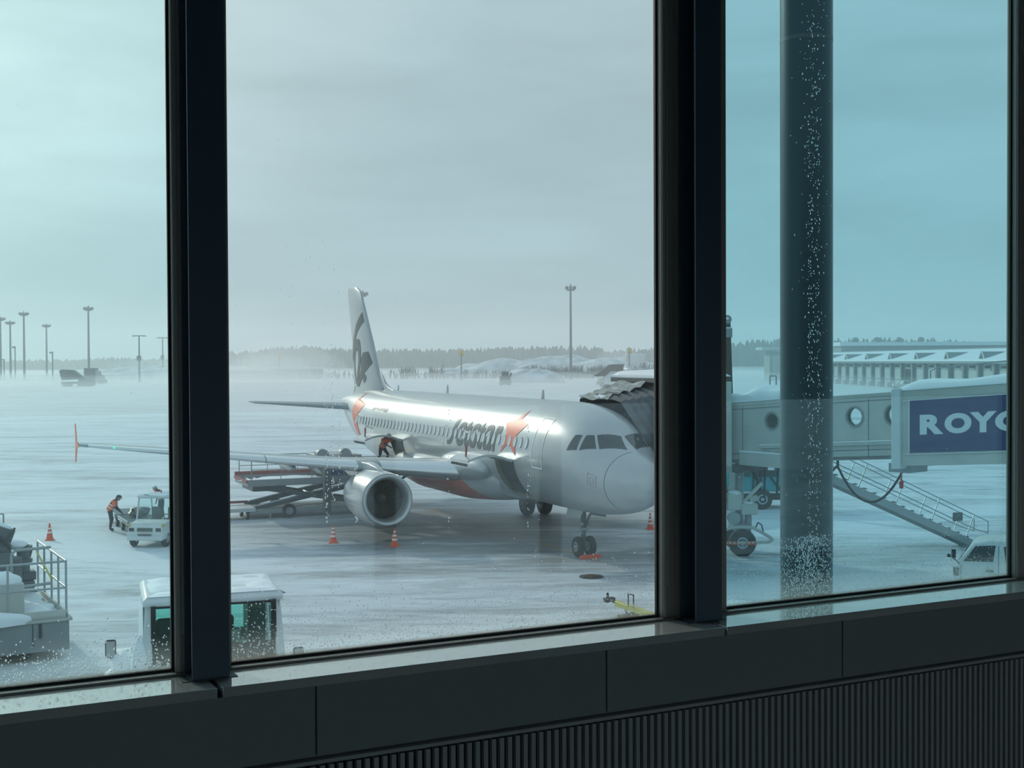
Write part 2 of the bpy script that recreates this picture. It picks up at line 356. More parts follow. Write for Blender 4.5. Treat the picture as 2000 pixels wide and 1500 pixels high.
# ------------------------------------------------------------------ apron
def apron_material():
    m = bpy.data.materials.new('snowy_apron'); m.use_nodes = True; nt = m.node_tree; N = nt.nodes; L = nt.links; b = N['Principled BSDF']
    geo = N.new('ShaderNodeNewGeometry')
    def noise(scale, sc3, det=6, rot=0, dist=0.0):
        mp = N.new('ShaderNodeMapping'); mp.inputs['Scale'].default_value = sc3; mp.inputs['Rotation'].default_value = (0, 0, rot); L.new(geo.outputs['Position'], mp.inputs[0])
        z = N.new('ShaderNodeTexNoise'); z.inputs['Scale'].default_value = scale; z.inputs['Detail'].default_value = det; z.inputs['Roughness'].default_value = .6; z.inputs['Distortion'].default_value = dist
        L.new(mp.outputs[0], z.inputs['Vector']); return z.outputs[0]
    def math_(op, a, c=None, d=None, cl=False):
        x = N.new('ShaderNodeMath'); x.operation = op; x.use_clamp = cl
        for i, q in enumerate((a, c, d)):
            if q is None: continue
            if isinstance(q, (int, float)): x.inputs[i].default_value = q
            else: L.new(q, x.inputs[i])
        return x.outputs[0]
    def rng(x, a, c, lo=0., hi=1.):
        r = N.new('ShaderNodeMapRange'); r.interpolation_type = 'SMOOTHSTEP'; L.new(x, r.inputs[0])
        r.inputs[1].default_value = a; r.inputs[2].default_value = c; r.inputs[3].default_value = lo; r.inputs[4].default_value = hi; return r.outputs[0]
    big = noise(.13, (.40, 1.1, 1), 6, .12, 1.2); fine = noise(.8, (.26, 1.15, 1), 9, .10, 1.3); spk = noise(3.4, (.6, 1.3, 1), 8, .2, .8)
    tw = noise(.5, (.12, 1.0, 1), 4, -.6, .2)
    # bare asphalt under and round the aircraft, some of its shade painted in
    mp = N.new('ShaderNodeMapping'); mp.vector_type = 'TEXTURE'; mp.inputs['Location'].default_value = (-1.6, 55.2, 0); mp.inputs['Rotation'].default_value = (0, 0, .42-.42); mp.inputs['Scale'].default_value = (13, 13, 1)
    L.new(geo.outputs['Position'], mp.inputs[0])
    ln = N.new('ShaderNodeVectorMath'); ln.operation = 'LENGTH'; L.new(mp.outputs[0], ln.inputs[0])
    bare_shade = rng(ln.outputs['Value'], 1.15, .35)
    v = math_('MULTIPLY_ADD', big, .9, math_('MULTIPLY', fine, .75)); v = math_('MULTIPLY_ADD', spk, .25, v)   # ~0.95 mean
    v = math_('ADD', v, math_('MULTIPLY', bare_shade, .30)); v = math_('ADD', v, math_('MULTIPLY', rng(tw, .56, .70), .05))
    k = rng(v, .84, 1.34, 0.0, .85)
    mx = N.new('ShaderNodeMix'); mx.data_type = 'RGBA'; L.new(k, mx.inputs[0]); mx.inputs[6].default_value = (.64, .70, .755, 1); mx.inputs[7].default_value = (.15, .165, .17, 1)
    # faded yellow guide line along the stand centreline
    q = N.new('ShaderNodeMapping'); q.vector_type = 'TEXTURE'; q.inputs['Location'].default_value = (4.74, 43.40, 0); q.inputs['Rotation'].default_value = (0, 0, 1.9828); L.new(geo.outputs['Position'], q.inputs[0])
    sp = N.new('ShaderNodeSeparateXYZ'); L.new(q.outputs[0], sp.inputs[0])
    ab = math_('ABSOLUTE', math_('ADD', sp.outputs['Y'], -.05)); ln2 = rng(ab, .17, .11); ln2 = math_('MULTIPLY', ln2, rng(sp.outputs['X'], 3.4, 3.8)); ln2 = math_('MULTIPLY', ln2, rng(sp.outputs['X'], 38, 33)); ln2 = math_('MULTIPLY', ln2, rng(fine, .36, .60, 0, .75))
    my = N.new('ShaderNodeMix'); my.data_type = 'RGBA'; L.new(ln2, my.inputs[0]); L.new(mx.outputs[2], my.inputs[6]); my.inputs[7].default_value = (.42, .24, .09, 1)
    L.new(my.outputs[2], b.inputs['Base Color'])
    b.inputs['Roughness'].default_value = .55; b.inputs['Specular IOR Level'].default_value = .25
    bp = N.new('ShaderNodeBump'); bp.inputs['Strength'].default_value = .35; bp.inputs['Distance'].default_value = .08; L.new(math_('ADD', fine, spk), bp.inputs['Height']); L.new(bp.outputs[0], b.inputs['Normal'])
    return m
g = MB(); g.add([(-2500, -400, 0), (2500, -400, 0), (2500, 3500, 0), (-2500, 3500, 0)], [(0, 1, 2, 3)])
tag(g.build('apron_ground', apron_material(), smooth=False), kind='structure')
# ------------------------------------------------------------------ the airliner (local frame: x aft, y starboard, z up from the ground)
HD = 1.9828; AO = Vector((4.74, 43.40, 0))
ST = np.array([(0,3.02,2.98,.02),(.1,3.38,2.66,.40),(.4,3.78,2.38,.77),(.9,4.1,2.16,1.10),(1.5,4.38,2.0,1.37),(2.0,4.72,1.92,1.53),(2.6,5.22,1.85,1.68),(3.2,5.5,1.80,1.79),(4.2,5.73,1.76,1.90),(5.5,5.85,1.75,1.965),(7,5.87,1.75,1.975),(24,5.87,1.75,1.975),(26,5.87,1.83,1.96),(28,5.87,2.08,1.9),(30,5.86,2.55,1.75),(32,5.8,3.15,1.45),(34,5.66,3.8,1.05),(36,5.42,4.45,.6),(37.3,5.22,4.8,.3),(37.57,5.1,4.9,.15)])
def pch(x, xs, ys):
    n = len(xs); h = np.diff(xs); dl = np.diff(ys)/h; m = np.zeros(n); m[0] = dl[0]; m[-1] = dl[-1]
    for i in range(1, n-1):
        if dl[i-1]*dl[i] > 0:
            w1 = 2*h[i]+h[i-1]; w2 = h[i]+2*h[i-1]; m[i] = (w1+w2)/(w1/dl[i-1]+w2/dl[i])
    i = min(max(np.searchsorted(xs, x)-1, 0), n-2); t = (x-xs[i])/h[i]
    return float((1+2*t)*(1-t)**2*ys[i]+t*(1-t)**2*h[i]*m[i]+t*t*(3-2*t)*ys[i+1]+t*t*(t-1)*h[i]*m[i+1])
def fus(a, th, off=0.0):
    """point on the fuselage skin at station a, ellipse angle th (deg; 0 starboard, 90 top)"""
    T, B, W = (pch(a, ST[:, 0], ST[:, k]) for k in (1, 2, 3)); t = math.radians(th)
    return Vector((a, (W+off)*math.cos(t), (T+B)/2+((T-B)/2+off)*math.sin(t)))
plane = thing('airliner', AO, HD, 'silver twin-engine airliner with an orange star and dark lettering parked on the snowy stand', 'airplane')
sts = [0, .03, .07, .12, .2, .3, .42, .56, .72, .9, 1.1, 1.3, 1.5, 1.7, 1.85, 2.0, 2.2, 2.4, 2.6, 2.8, 3.0, 3.25, 3.6, 4, 4.5, 5, 5.5, 6.2, 7, 7.5] + [7.5+.75*i for i in range(1, 23)] + [24.5, 25, 25.6, 26.3, 27, 27.7, 28.4, 29.1, 29.8, 30.5, 31.2, 32, 32.8, 33.6, 34.4, 35.2, 36, 36.7, 37.3, 37.57]
CD = [(7.25, 9.15, -57, -8), (20.6, 22.5, -57, -6)]          # open cargo doors: a0 a1 th0 th1
def hole(a0, a1, t0, t1): return any(c[0]-.01 <= a0 and a1 <= c[1]+.01 and t0 >= c[2]-.5 and t1 <= c[3]+.5 for c in CD)
sts = sorted(set([s_ for s_ in sts if not any(c[0]-.3 < s_ < c[0]+.3 or c[1]-.3 < s_ < c[1]+.3 for c in CD)] + [c[0] for c in CD] + [c[1] for c in CD]))
ths = sorted(set(list(range(-180, 180, 6)) + [-57, -8, -6] )); ths = [t for t in ths if t != -54 and t != -60] + [-62]; ths.sort()
b = MB(); nv = len(ths); vv = [fus(a, t) for a in sts for t in ths]; ff = []
for k in range(len(sts)-1):
    for i in range(nv):
        j = (i+1) % nv; t0, t1 = ths[i], ths[j] if j else 180
        if hole(sts[k], sts[k+1], t0, t1): continue
        ff.append((k*nv+i, k*nv+j, (k+1)*nv+j, (k+1)*nv+i))
ff.append(tuple(range(nv-1, -1, -1)))
b.add(vv, ff).build('fuselage', M['vinyl'], plane, angle=60)
MB().lathe([(0, .15), (.02, .13), (-.25, .12)], (37.57, 0, 5.0), (1, 0, 0), 16).build('exhaust_outlet', M['black'], plane)
# decals: 2-D polygons/text wrapped on the skin
def cut_grid(bm, step, ax):
    xs = [v.co[ax] for v in bm.verts]; x = math.floor(min(xs)/step)*step + step*.5
    nrm = Vector((1, 0, 0)) if ax == 0 else Vector((0, 1, 0))
    while x < max(xs):
        bmesh.ops.bisect_plane(bm, geom=list(bm.verts)+list(bm.edges)+list(bm.faces), plane_co=nrm*x, plane_no=nrm); x += step
def wrap(bm, name, m, fn, parent, step=(.25, .12), label=None):
    bmesh.ops.triangulate(bm, faces=bm.faces); cut_grid(bm, step[0], 0); cut_grid(bm, step[1], 1)
    for v in bm.verts: v.co = fn(v.co.x, v.co.y)
    me = bpy.data.meshes.new(name); bm.to_mesh(me); bm.free(); me.materials.append(m)
    for p in me.polygons: p.use_smooth = True
    o = bpy.data.objects.new(name, me); COL.objects.link(o); o.parent = parent
    if label: o['label'] = label
    return o
def polybm(polys):
    bm = bmesh.new()
    for poly in polys: bm.faces.new([bm.verts.new((p[0], p[1], 0)) for p in poly])
    return bm
def textbm(body, offset=0.0, shear=0.0, spacing=1.0, flip=False):
    cu = bpy.data.curves.new('t', 'FONT'); cu.body = body; cu.size = 1; cu.offset = offset; cu.shear = shear; cu.space_character = spacing; cu.resolution_u = 5; cu.fill_mode = 'FRONT'
    o = bpy.data.objects.new('t', cu); COL.objects.link(o)
    dg = bpy.context.evaluated_depsgraph_get(); me = bpy.data.meshes.new_from_object(o.evaluated_get(dg))
    bm = bmesh.new(); bm.from_mesh(me); bpy.data.objects.remove(o); bpy.data.curves.remove(cu); bpy.data.meshes.remove(me)
    xs = [v.co.x for v in bm.verts]; ys = [v.co.y for v in bm.verts]; x0, x1, y0, y1 = min(xs), max(xs), min(ys), max(ys)
    for v in bm.verts: v.co = Vector(((v.co.x-x0)/(x1-x0), (v.co.y-y0)/(y1-y0), 0))
    bmesh.ops.remove_doubles(bm, verts=bm.verts, dist=1e-5)
    return bm
D = 34/1.17                           # degrees per metre up the skin
def on_text(a0, a1, t0, t1, off=.012): return lambda x, y: fus(a0+(a1-a0)*x, t0+(t1-t0)*y, off)
wrap(textbm('J', .035, .25), 'letter', M['logo_dark'], on_text(14.5, 13.45, -1, 33), plane, (.08, .06))
for ch, a0, a1, t1, tt0 in (('e', 13.42, 12.52, 29, -1), ('t', 12.55, 11.85, 32, -1), ('s', 11.86, 11.02, 29, -1), ('t', 11.08, 10.40, 32, -1), ('a', 10.38, 9.45, 29.5, -1), ('r', 9.38, 8.66, 29.5, -1)):
    wrap(textbm(ch, .032 if ch in 'tr' else .018, .2), 'letter', M['logo_dark'], on_text(a0, a1, tt0, t1), plane, (.08, .06))
wrap(polybm([[(7.33, 55), (7.37, 39.6), (6.54, 34.8), (7.2, 20.1), (7.75, 11.8), (8.1, 18.8), (8.62, 33.7), (7.78, 39.8)], [(7.2, 20.1), (7.02, -2), (7.75, 11.8)], [(7.75, 11.8), (8.48, -.2), (8.1, 18.8)]]), 'star_emblem', M['logo_orange'], lambda a, t: fus(a, t, .013), plane, (.15, 3))
ts = [(30.04, 66), (29.97, 43.1), (29.7, 35.3), (28.12, 37.7), (28.52, 22.8), (28.85, 13.4), (28.4, -.4), (28.02, -22), (28.9, -14.2), (29.35, -.6), (29.81, 8.9), (30.28, 21.0), (30.55, 39.1)]
wrap(polybm([ts]), 'tail_star', M['logo_orange'], lambda a, t: fus(a, t, .013), plane, (.15, 3))
wrap(textbm('JA08JJ', .01, .1), 'registration', M['taillogo'], on_text(26.5, 23.8, 30, 36.5), plane, (.2, .2))
wrap(textbm('AIRBUS A320', .01, .0), 'type_marking', M['taillogo'], on_text(26.9, 25.4, 2.5, 5), plane, (.2, .2))
# cockpit panes
def frame_poly(poly, w):
    c = Vector((sum(p[0] for p in poly)/len(poly), sum(p[1] for p in poly)/len(poly)))
    return poly
panes = [[(3.1, 17.8), (2.99, 38.8), (2.71, 43.5), (2.62, 24.5)], [(2.49, 26.3), (2.57, 46.5), (2.36, 55), (1.97, 45.5)],
         [(1.88, 48.5), (2.31, 58), (1.99, 87.5), (1.32, 82)]]
for p in panes:
    wrap(polybm([p]), 'cockpit_window', M['cabglass'], lambda a, t: fus(a, t, .012), plane, (.12, 4))
for p in panes:
    wrap(polybm([[(a, 180-t) for a, t in p][::-1]]), 'cockpit_window', M['cabglass'], lambda a, t: fus(a, t, .012), plane, (.12, 4))
wrap(polybm([[(1.12, -70), (1.12, 85), (1.137, 85), (1.137, -70)]]), 'radome_seam', M['taillogo'], lambda a, t: fus(a, t, .006), plane, (.2, 4))
# doors: white outline strips
def outline(a0, a1, t0, t1, w, name, m, label=None, r=2):
    bm = bmesh.new()
    def strip(p): bm.faces.new([bm.verts.new((x, y, 0)) for x, y in p])
    wd = w*D
    strip([(a0, t0), (a1, t0), (a1, t0+wd), (a0, t0+wd)]); strip([(a0, t1-wd), (a1, t1-wd), (a1, t1), (a0, t1)])
    strip([(a0, t0+wd), (a0+w, t0+wd), (a0+w, t1-wd), (a0, t1-wd)]); strip([(a1-w, t0+wd), (a1, t0+wd), (a1, t1-wd), (a1-w, t1-wd)])
    return wrap(bm, name, m, lambda a, t: fus(a, t, .010), plane, (.2, 4), label)
M['outline'] = mat('outline_white', (.85, .86, .86), .4)
outline(4.72, 5.58, -11, 47, .045, 'door_outline', M['outline'], 'white outline of the forward service door')
outline(14.9, 15.45, -2, 22, .03, 'door_outline', M['outline'], 'white outline of the overwing exit')
outline(14.0, 14.55, -2, 22, .03, 'door_outline', M['outline'], 'white outline of the overwing exit')
outline(29.3, 30.05, -8, 42, .04, 'door_outline', M['outline'], 'white outline of the aft service door')
outline(1.46, 1.86, -9, 9, .012, 'hatch_marking', M['redbrown']); outline(1.58, 1.74, -5, 4, .012, 'hatch_marking', M['redbrown'])
# cabin windows, each its own part
M['winrim'] = mat('window_shade', (.60, .63, .63), .5)
wb = None
for k in range(44):
    a = 6.12 + k*.533
    if 4.5 < a < 5.8 or a > 29.0: continue
    if wb is None:
        b = MB(); rings = []
        for sc_, off in ((1.2, .010), (1.12, .026), (1.0, .021), (.001, .020)):
            rings.append([fus(12+math.cos(q)*.125*sc_, 13.5+math.sin(q)*.18*sc_*D, off)-Vector((12, 0, 0)) for q in [2*PI*i/20 for i in range(20)]])
        wb = b.loft(rings, caps=False).build('cabin_window', M['winrim'], plane); wb.location = (a, 0, 0)
    else:
        d = wb.copy(); COL.objects.link(d); d.location = (a, 0, 0)
# wing-body fairing with its orange sweep
def fairing_material():
    m = mat('fairing_paint', (.40, .44, .46), .32, .3); nt = m.node_tree; N = nt.nodes; L = nt.links
    tc = N.new('ShaderNodeTexCoord'); sp = N.new('ShaderNodeSeparateXYZ'); L.new(tc.outputs['Object'], sp.inputs[0])
    # orange where x > 9.6 + 2.4*(z-1.3)^1.0  and z < 2.75
    a = N.new('ShaderNodeMath'); a.operation = 'MULTIPLY_ADD'; a.inputs[1].default_value = -2.3; L.new(sp.outputs['Z'], a.inputs[0]); L.new(sp.outputs['X'], a.inputs[2])
    g = N.new('ShaderNodeMath'); g.operation = 'GREATER_THAN'; L.new(a.outputs[0], g.inputs[0]); g.inputs[1].default_value = 6.7
    mx = N.new('ShaderNodeMix'); mx.data_type = 'RGBA'; lt = N.new('ShaderNodeMath'); lt.operation = 'LESS_THAN'; L.new(sp.outputs['Z'], lt.inputs[0]); lt.inputs[1].default_value = 2.6
    an_ = N.new('ShaderNodeMath'); an_.operation = 'MULTIPLY'; L.new(g.outputs[0], an_.inputs[0]); L.new(lt.outputs[0], an_.inputs[1]); L.new(an_.outputs[0], mx.inputs[0]); mx.inputs[6].default_value = (.40, .44, .46, 1); mx.inputs[7].default_value = (.62, .10, .045, 1)
    L.new(mx.outputs[2], N['Principled BSDF'].inputs['Base Color']); return m
FM = fairing_material()
b = MB(); rings = []
for i in range(33):
    t = i/32; a = 9.6 + t*13.4; e = math.sin(PI*t)**.45 if 0 < t < 1 else 0
    e = min(1, (min(t/.28, (1-t)/.34)))**.6 if 0 < t < 1 else 0.0
    W = 1.55+.78*e; Bz = 1.80-.42*e; Tz = 3.1+.25*e; ring = []
    for j in range(28):
        q = 2*PI*j/28; cx_, sz_ = math.cos(q), math.sin(q)
        p = .72; yy = W*abs(cx_)**p*(1 if cx_ >= 0 else -1); zz = abs(sz_)**p*(1 if sz_ >= 0 else -1)
        ring.append((a, yy, (Tz+Bz)/2+(Tz-Bz)/2*zz))
    rings.append(ring)
b.loft(rings).build('belly_fairing', FM, plane, angle=50, )
b = MB()
for sg in (1, -1): b.blob((12.6, sg*1.9, 2.95), (2.6, .62, .62), 5, 0, 24, 14)
b.build('wing_root_fairing', M['vinyl'], plane, angle=70)
# wings
def airfoil(n=18, t=.12):
    xs = [.5*(1-math.cos(PI*i/n)) for i in range(n+1)]
    yt = lambda x: 5*t*(.2969*x**.5-.126*x-.3516*x*x+.2843*x**3-.1036*x**4)
    yc = lambda x: .02*math.sin(PI*x)
    return [(x, yc(x)+yt(x)) for x in xs[::-1]] + [(x, yc(x)-yt(x)*.9) for x in xs[1:-1]]
def surface(name, m, secs, vertical=False, sg=1, parent=None):
    """secs: (span, LE a, chord, z or y offset, thickness ratio, twist deg)"""
    rings = []
    for (s_, le, ch, z, t, tw) in secs:
        r = []
        for x, y in airfoil(t=t):
            c_, n_ = math.cos(math.radians(tw)), math.sin(math.radians(tw)); dx, dz = x*ch, y*ch
            X = le+dx*c_+dz*n_*0; Z = z+dz*c_-(dx-.25*ch)*n_
            r.append((X, z+dz if vertical else sg*s_, s_ if vertical else Z))
        rings.append(r)
    return MB().loft(rings).build(name, m, parent or plane, angle=50)
WS = [(1.2, 11.2, 7.3, 2.55, .155, 3.0), (3.2, 12.4, 6.15, 2.68, .145, 2.6), (6.4, 14.05, 4.35, 2.93, .13, 1.5), (9, 15.38, 3.6, 3.16, .12, .9), (13, 17.42, 2.6, 3.52, .115, .2), (16.2, 19.05, 1.8, 3.80, .11, -.3), (16.95, 19.5, 1.5, 3.87, .10, -.5)]
for sg in (1, -1):
    w_ = surface('wing', M['vinyl_grey'], WS, sg=sg)
    # bright leading-edge slats, wrapped just ahead of the skin
    for s0, s1 in ((2.4, 5.3), (6.2, 9.7), (9.75, 13.2), (13.25, 16.6)):
        rings = []
        for k in range(5):
            s_ = s0+(s1-s0)*k/4
            S_ = [q[0] for q in WS]; le = np.interp(s_, S_, [q[1] for q in WS]); ch = np.interp(s_, S_, [q[2] for q in WS]); z = np.interp(s_, S_, [q[3] for q in WS]); t = np.interp(s_, S_, [q[4] for q in WS]); tw = np.radians(np.interp(s_, S_, [q[5] for q in WS]))
            ring = []
            for x in [.13, .09, .055, .03, .012, .002, 0, .002, .012, .03, .055, .08]:
                i_ = len(ring); up = 1 if i_ < 6 else -1
                yt = 5*t*(.2969*x**.5-.126*x-.3516*x*x+.2843*x**3); y = .02*math.sin(PI*x)+(yt if up > 0 else -yt*.9)
                ring.append((le+x*ch-.018, sg*s_, z+y*ch*1.02+(.006 if up > 0 else -.006)-(x*ch-.25*ch)*math.sin(tw)))
            rings.append(ring)
        MB().loft(rings, closed=False, caps=False).build('leading_edge_slat', M['bare_metal'], w_, angle=80)
    # tip fence
    f_ = MB().prism([(19.3, 3.85), (20.3, 3.98), (20.95, 4.75), (21.2, 4.75), (21.0, 3.9), (21.15, 3.05), (20.9, 3.05), (20.2, 3.72)], sg*16.97, sg*17.0, lambda p, q, d: (p, d, q))
    f_.build('wingtip_fence', M['logo_orange'], w_)
    for s_ in (5.2, 8.3, 11.6):
        le = np.interp(s_, [q[0] for q in WS], [q[1]+q[2] for q in WS]); z = np.interp(s_, [q[0] for q in WS], [q[3] for q in WS])
        MB().blob((le-.9, sg*s_, z-.30), (1.5, .17, .20), 3, 0, 12, 10).build('flap_track_fairing', M['vinyl_grey'], w_, angle=80)
M['navlight'] = bpy.data.materials.new('green_lamp'); M['navlight'].use_nodes = True
_b = M['navlight'].node_tree.nodes['Principled BSDF']; _b.inputs['Base Color'].default_value = (.02, .6, .25, 1); _b.inputs['Emission Color'].default_value = (.05, 1, .4, 1); _b.inputs['Emission Strength'].default_value = .8
MB().blob((18.72, 16.2-.6, 3.78), (.05, .06, .04), 1, 0).build('navigation_light', M['navlight'], plane)
# engines
M['lip'] = mat('intake_lip_metal', (.50, .54, .55), .33, .6)
M['duct'] = mat('intake_dark', (.035, .04, .042), .4, .3)
def engine(sg):
    E0 = Vector((11.1, sg*5.80, 1.80)); ax = (1, 0, 0)
    out = [(.55, .80), (.30, .82), (.12, .87), (.03, .93), (0, .985), (.03, 1.04), (.12, 1.07), (.35, 1.10), (.8, 1.125), (1.5, 1.135), (2.2, 1.11), (2.8, 1.04), (3.3, .93), (3.7, .82), (3.7, .78), (3.2, .80)]
    n_ = MB().lathe(out[5:], E0, ax, 48).build('engine_cowl', M['vinyl'], plane, angle=60)
    n_['label'] = 'silver cowling of the %s engine' % ('near' if sg > 0 else 'far')
    MB().lathe(out[:7], E0, ax, 48).build('intake_lip', M['lip'], n_, angle=60)
    MB().lathe([(.3, .815), (1.0, .83), (1.15, .83), (1.15, .002)], E0, ax, 48).build('intake_duct', M['duct'], n_)
    fb = MB()
    for i in range(28):
        q = 2*PI*i/28; d = Vector((0, math.cos(q), math.sin(q))); e = Vector((0, -math.sin(q), math.cos(q))); c0 = E0+Vector((.95, 0, 0))
        fb.add([c0+d*.2-e*.03, c0+d*.2+e*.03+Vector((.14, 0, 0)), c0+d*.81+e*.12+Vector((.1, 0, 0)), c0+d*.81-e*.06], [(0, 1, 2, 3)])
    fb.build('fan', M['duct'], n_, smooth=False)
    MB().lathe([(.55, .001), (.62, .08), (.75, .15), (.97, .22)], E0, ax, 24).build('spinner', M['dgrey'], n_)
    MB().lathe([(3.2, .6), (3.9, .56), (4.5, .42), (4.5, .36), (4.0, .3), (4.9, .01)], E0, ax, 32).build('exhaust_nozzle', M['bare_metal'], n_)
    p = MB().loft([[(a, sg*5.82+y*w_, z) for y, z in ((-1, z0), (1, z0), (.75, z1), (-.75, z1))] for a, z0, z1, w_ in ((11.75, 2.78, 2.90, .06), (12.3, 2.7, 3.06, .17), (13.2, 2.6, 3.16, .23), (14.3, 2.5, 3.16, .25), (16.2, 2.4, 2.9, .16), (17.2, 2.5, 2.6, .04))])
    p.build('pylon', M['vinyl'], plane, bevel=.03)
    MB().add([E0+Vector((.8, -sg*.77, .77)), E0+Vector((1.8, -sg*.77, .77)), E0+Vector((1.8, -sg*.90, .90)), E0+Vector((1.4, -sg*.88, .88))], [(0, 1, 2, 3)]).build('strake', M['vinyl'], n_, smooth=False)
engine(1); engine(-1)
# tail
fin = surface('tail_fin', M['vinyl'], [(5.5, 29.6, 6.1, 0, .10, 0), (5.95, 29.35, 6.0, 0, .10, 0), (6.6, 30.3, 5.25, 0, .10, 0), (8.5, 31.5, 4.2, 0, .10, 0), (10.5, 33.0, 3.3, 0, .095, 0), (11.55, 33.85, 2.75, 0, .09, 0), (11.82, 34.6, 1.9, 0, .07, 0)], vertical=True)
MB().prism([(27.3, 5.8), (28.6, 6.0), (29.3, 6.25), (30.3, 7.0), (30.8, 5.8)], -.07, .07, lambda p, q, d: (p, d*(1 if q < 6.8 else .3), q)).build('dorsal_fillet', M['vinyl'], fin, bevel=.05)
def finsurf(a, z):
    le = np.interp(z, [5.95, 6.6, 8.5, 10.5, 11.6], [29.35, 30.3, 31.5, 33.0, 33.85]); ch = np.interp(z, [5.95, 6.6, 8.5, 10.5, 11.6], [6.0, 5.25, 4.2, 3.3, 2.75]); x = min(max((a-le)/ch, .004), .99)
    t = .10 if z < 9 else .095
    return Vector((a, ch*(5*t*(.2969*x**.5-.126*x-.3516*x*x+.2843*x**3-.1036*x**4)+.02*math.sin(PI*x))+.012, z))
def bez(pts, n=8):
    out_ = []
    for i in range(len(pts)):
        p0, p1, p2, p3 = [Vector(pts[(i+k-1) % len(pts)]) for k in range(4)]
        for j in range(n):
            t = j/n; out_.append(tuple(.5*((2*p1)+(-p0+p2)*t+(2*p0-5*p1+4*p2-p3)*t*t+(-p0+3*p1-3*p2+p3)*t**3)))
    return out_
wrap(polybm([[(33.15, 10.30), (32.75, 9.75), (33.3, 9.4), (34.1, 8.9), (34.75, 8.2), (35.45, 7.3), (35.55, 7.8), (35.1, 8.7), (34.5, 9.2), (34.1, 9.6)]]), 'swoosh_marking', M['taillogo'], finsurf, fin, (.15, .15))
ou = bez([(33.9, 8.75), (33.2, 8.55), (32.95, 7.6), (33.2, 6.9), (33.9, 5.98), (34.5, 6.4), (34.95, 7.3), (34.8, 8.3)]); inn = bez([(33.95, 8.05), (33.6, 7.95), (33.55, 7.3), (33.85, 6.75), (34.1, 6.25), (34.3, 6.5), (34.5, 7.2), (34.4, 7.8)])
bm = bmesh.new(); o_ = [bm.verts.new((*p, 0)) for p in ou]; i_ = [bm.verts.new((*p, 0)) for p in inn]
for k in range(len(o_)): bm.faces.new((o_[k], o_[(k+1) % len(o_)], i_[(k+1) % len(o_)], i_[k]))
wrap(bm, 'ring_marking', M['taillogo'], finsurf, fin, (.15, .15))
wrap(polybm([[(31.75, 8.0), (31.1, 7.35), (31.75, 6.95), (32.2, 6.75)], [(31.75, 8.0), (32.2, 6.75), (32.85, 7.0), (32.9, 7.6), (32.55, 7.95)], [(32.2, 6.75), (31.8, 6.6), (31.75, 6.35), (32.1, 6.18), (32.45, 6.5)], [(32.2, 6.75), (32.45, 6.5), (33.3, 5.97), (33.9, 5.97), (33.5, 6.4), (32.85, 7.0)]]), 'star_marking', M['taillogo'], finsurf, fin, (.12, .12))
for sg in (1, -1):
    surface('tailplane', M['vinyl_grey'], [(.7, 31.3, 4.1, 4.75, .10, -1), (1.6, 31.9, 3.7, 4.82, .10, -1), (6.1, 34.55, 1.5, 5.10, .09, -1), (6.25, 34.8, 1.2, 5.11, .07, -1)], sg=sg)
# open cargo doors swung outwards
for k, (a0, a1, t0, t1) in enumerate(CD):
    hz = fus(a0, t1).z; R_ = 2.02; ang = math.radians(t1-t0); n_ = 10
    def door_ring(a, off):
        r = []
        for i in range(n_+1):
            s_ = i/n_; r.append((a, 2.02+1.85*s_+.0*off, hz+.02+.30*math.sin(PI*s_*.85)*1.0-.10*s_+off))
        return r
    pr = MB().loft([door_ring(a0, .03)+door_ring(a0, -.06)[::-1], door_ring((a0+a1)/2, .03)+door_ring((a0+a1)/2, -.06)[::-1], door_ring(a1, .03)+door_ring(a1, -.06)[::-1]])
    d_ = pr.build('cargo_door', M['vinyl'], plane, angle=40); d_['label'] = ('forward' if k == 0 else 'aft') + ' cargo hatch swung open'
    MB().loft([door_ring(a0+.04, -.065), door_ring(a1-.04, -.065)], closed=False, caps=False).build('inner_lining', M['primer'], d_)
    MB().cyl((a0+.9, 3.6, hz+.02), (a0+.8, 3.6, hz+.62), .03, .05, 8).build('door_handle', M['redbrown'], d_)
    for i in range(8): MB().box((a0+.1+i*.22, 3.885, hz-.09), (.10, .05, .10)).build('latch_hook', M['black'], d_)
    # hold interior
    hb = MB()
    t_m = [t0+(t1-t0)*i/6 for i in range(7)]
    rin = [[fus(a, t, -.12)*1 for t in t_m] for a in (a0, a1)]
    hb.loft([[Vector((a, 1.2, 2.2)), Vector((a, -1.3, 2.2)), Vector((a, -1.3, 3.55)), Vector((a, 1.85, 3.55))] for a in (a0-.6, a1+.6)], closed=True, caps=True)
    hb.build('cargo_hold', M['black'], plane, smooth=False)
    rr = MB()
    for a in (a0, a1):
        rr.loft([[fus(a, t, .01) for t in t_m], [fus(a, t, -.16) for t in t_m]], closed=False, caps=False)
    for t in (t0, t1): rr.loft([[fus(a0, t, .01), fus(a1, t, .01)], [fus(a0, t, -.16), fus(a1, t, -.16)]], closed=False, caps=False)
    rr.build('hatch_frame', M['primer'], plane, smooth=False)
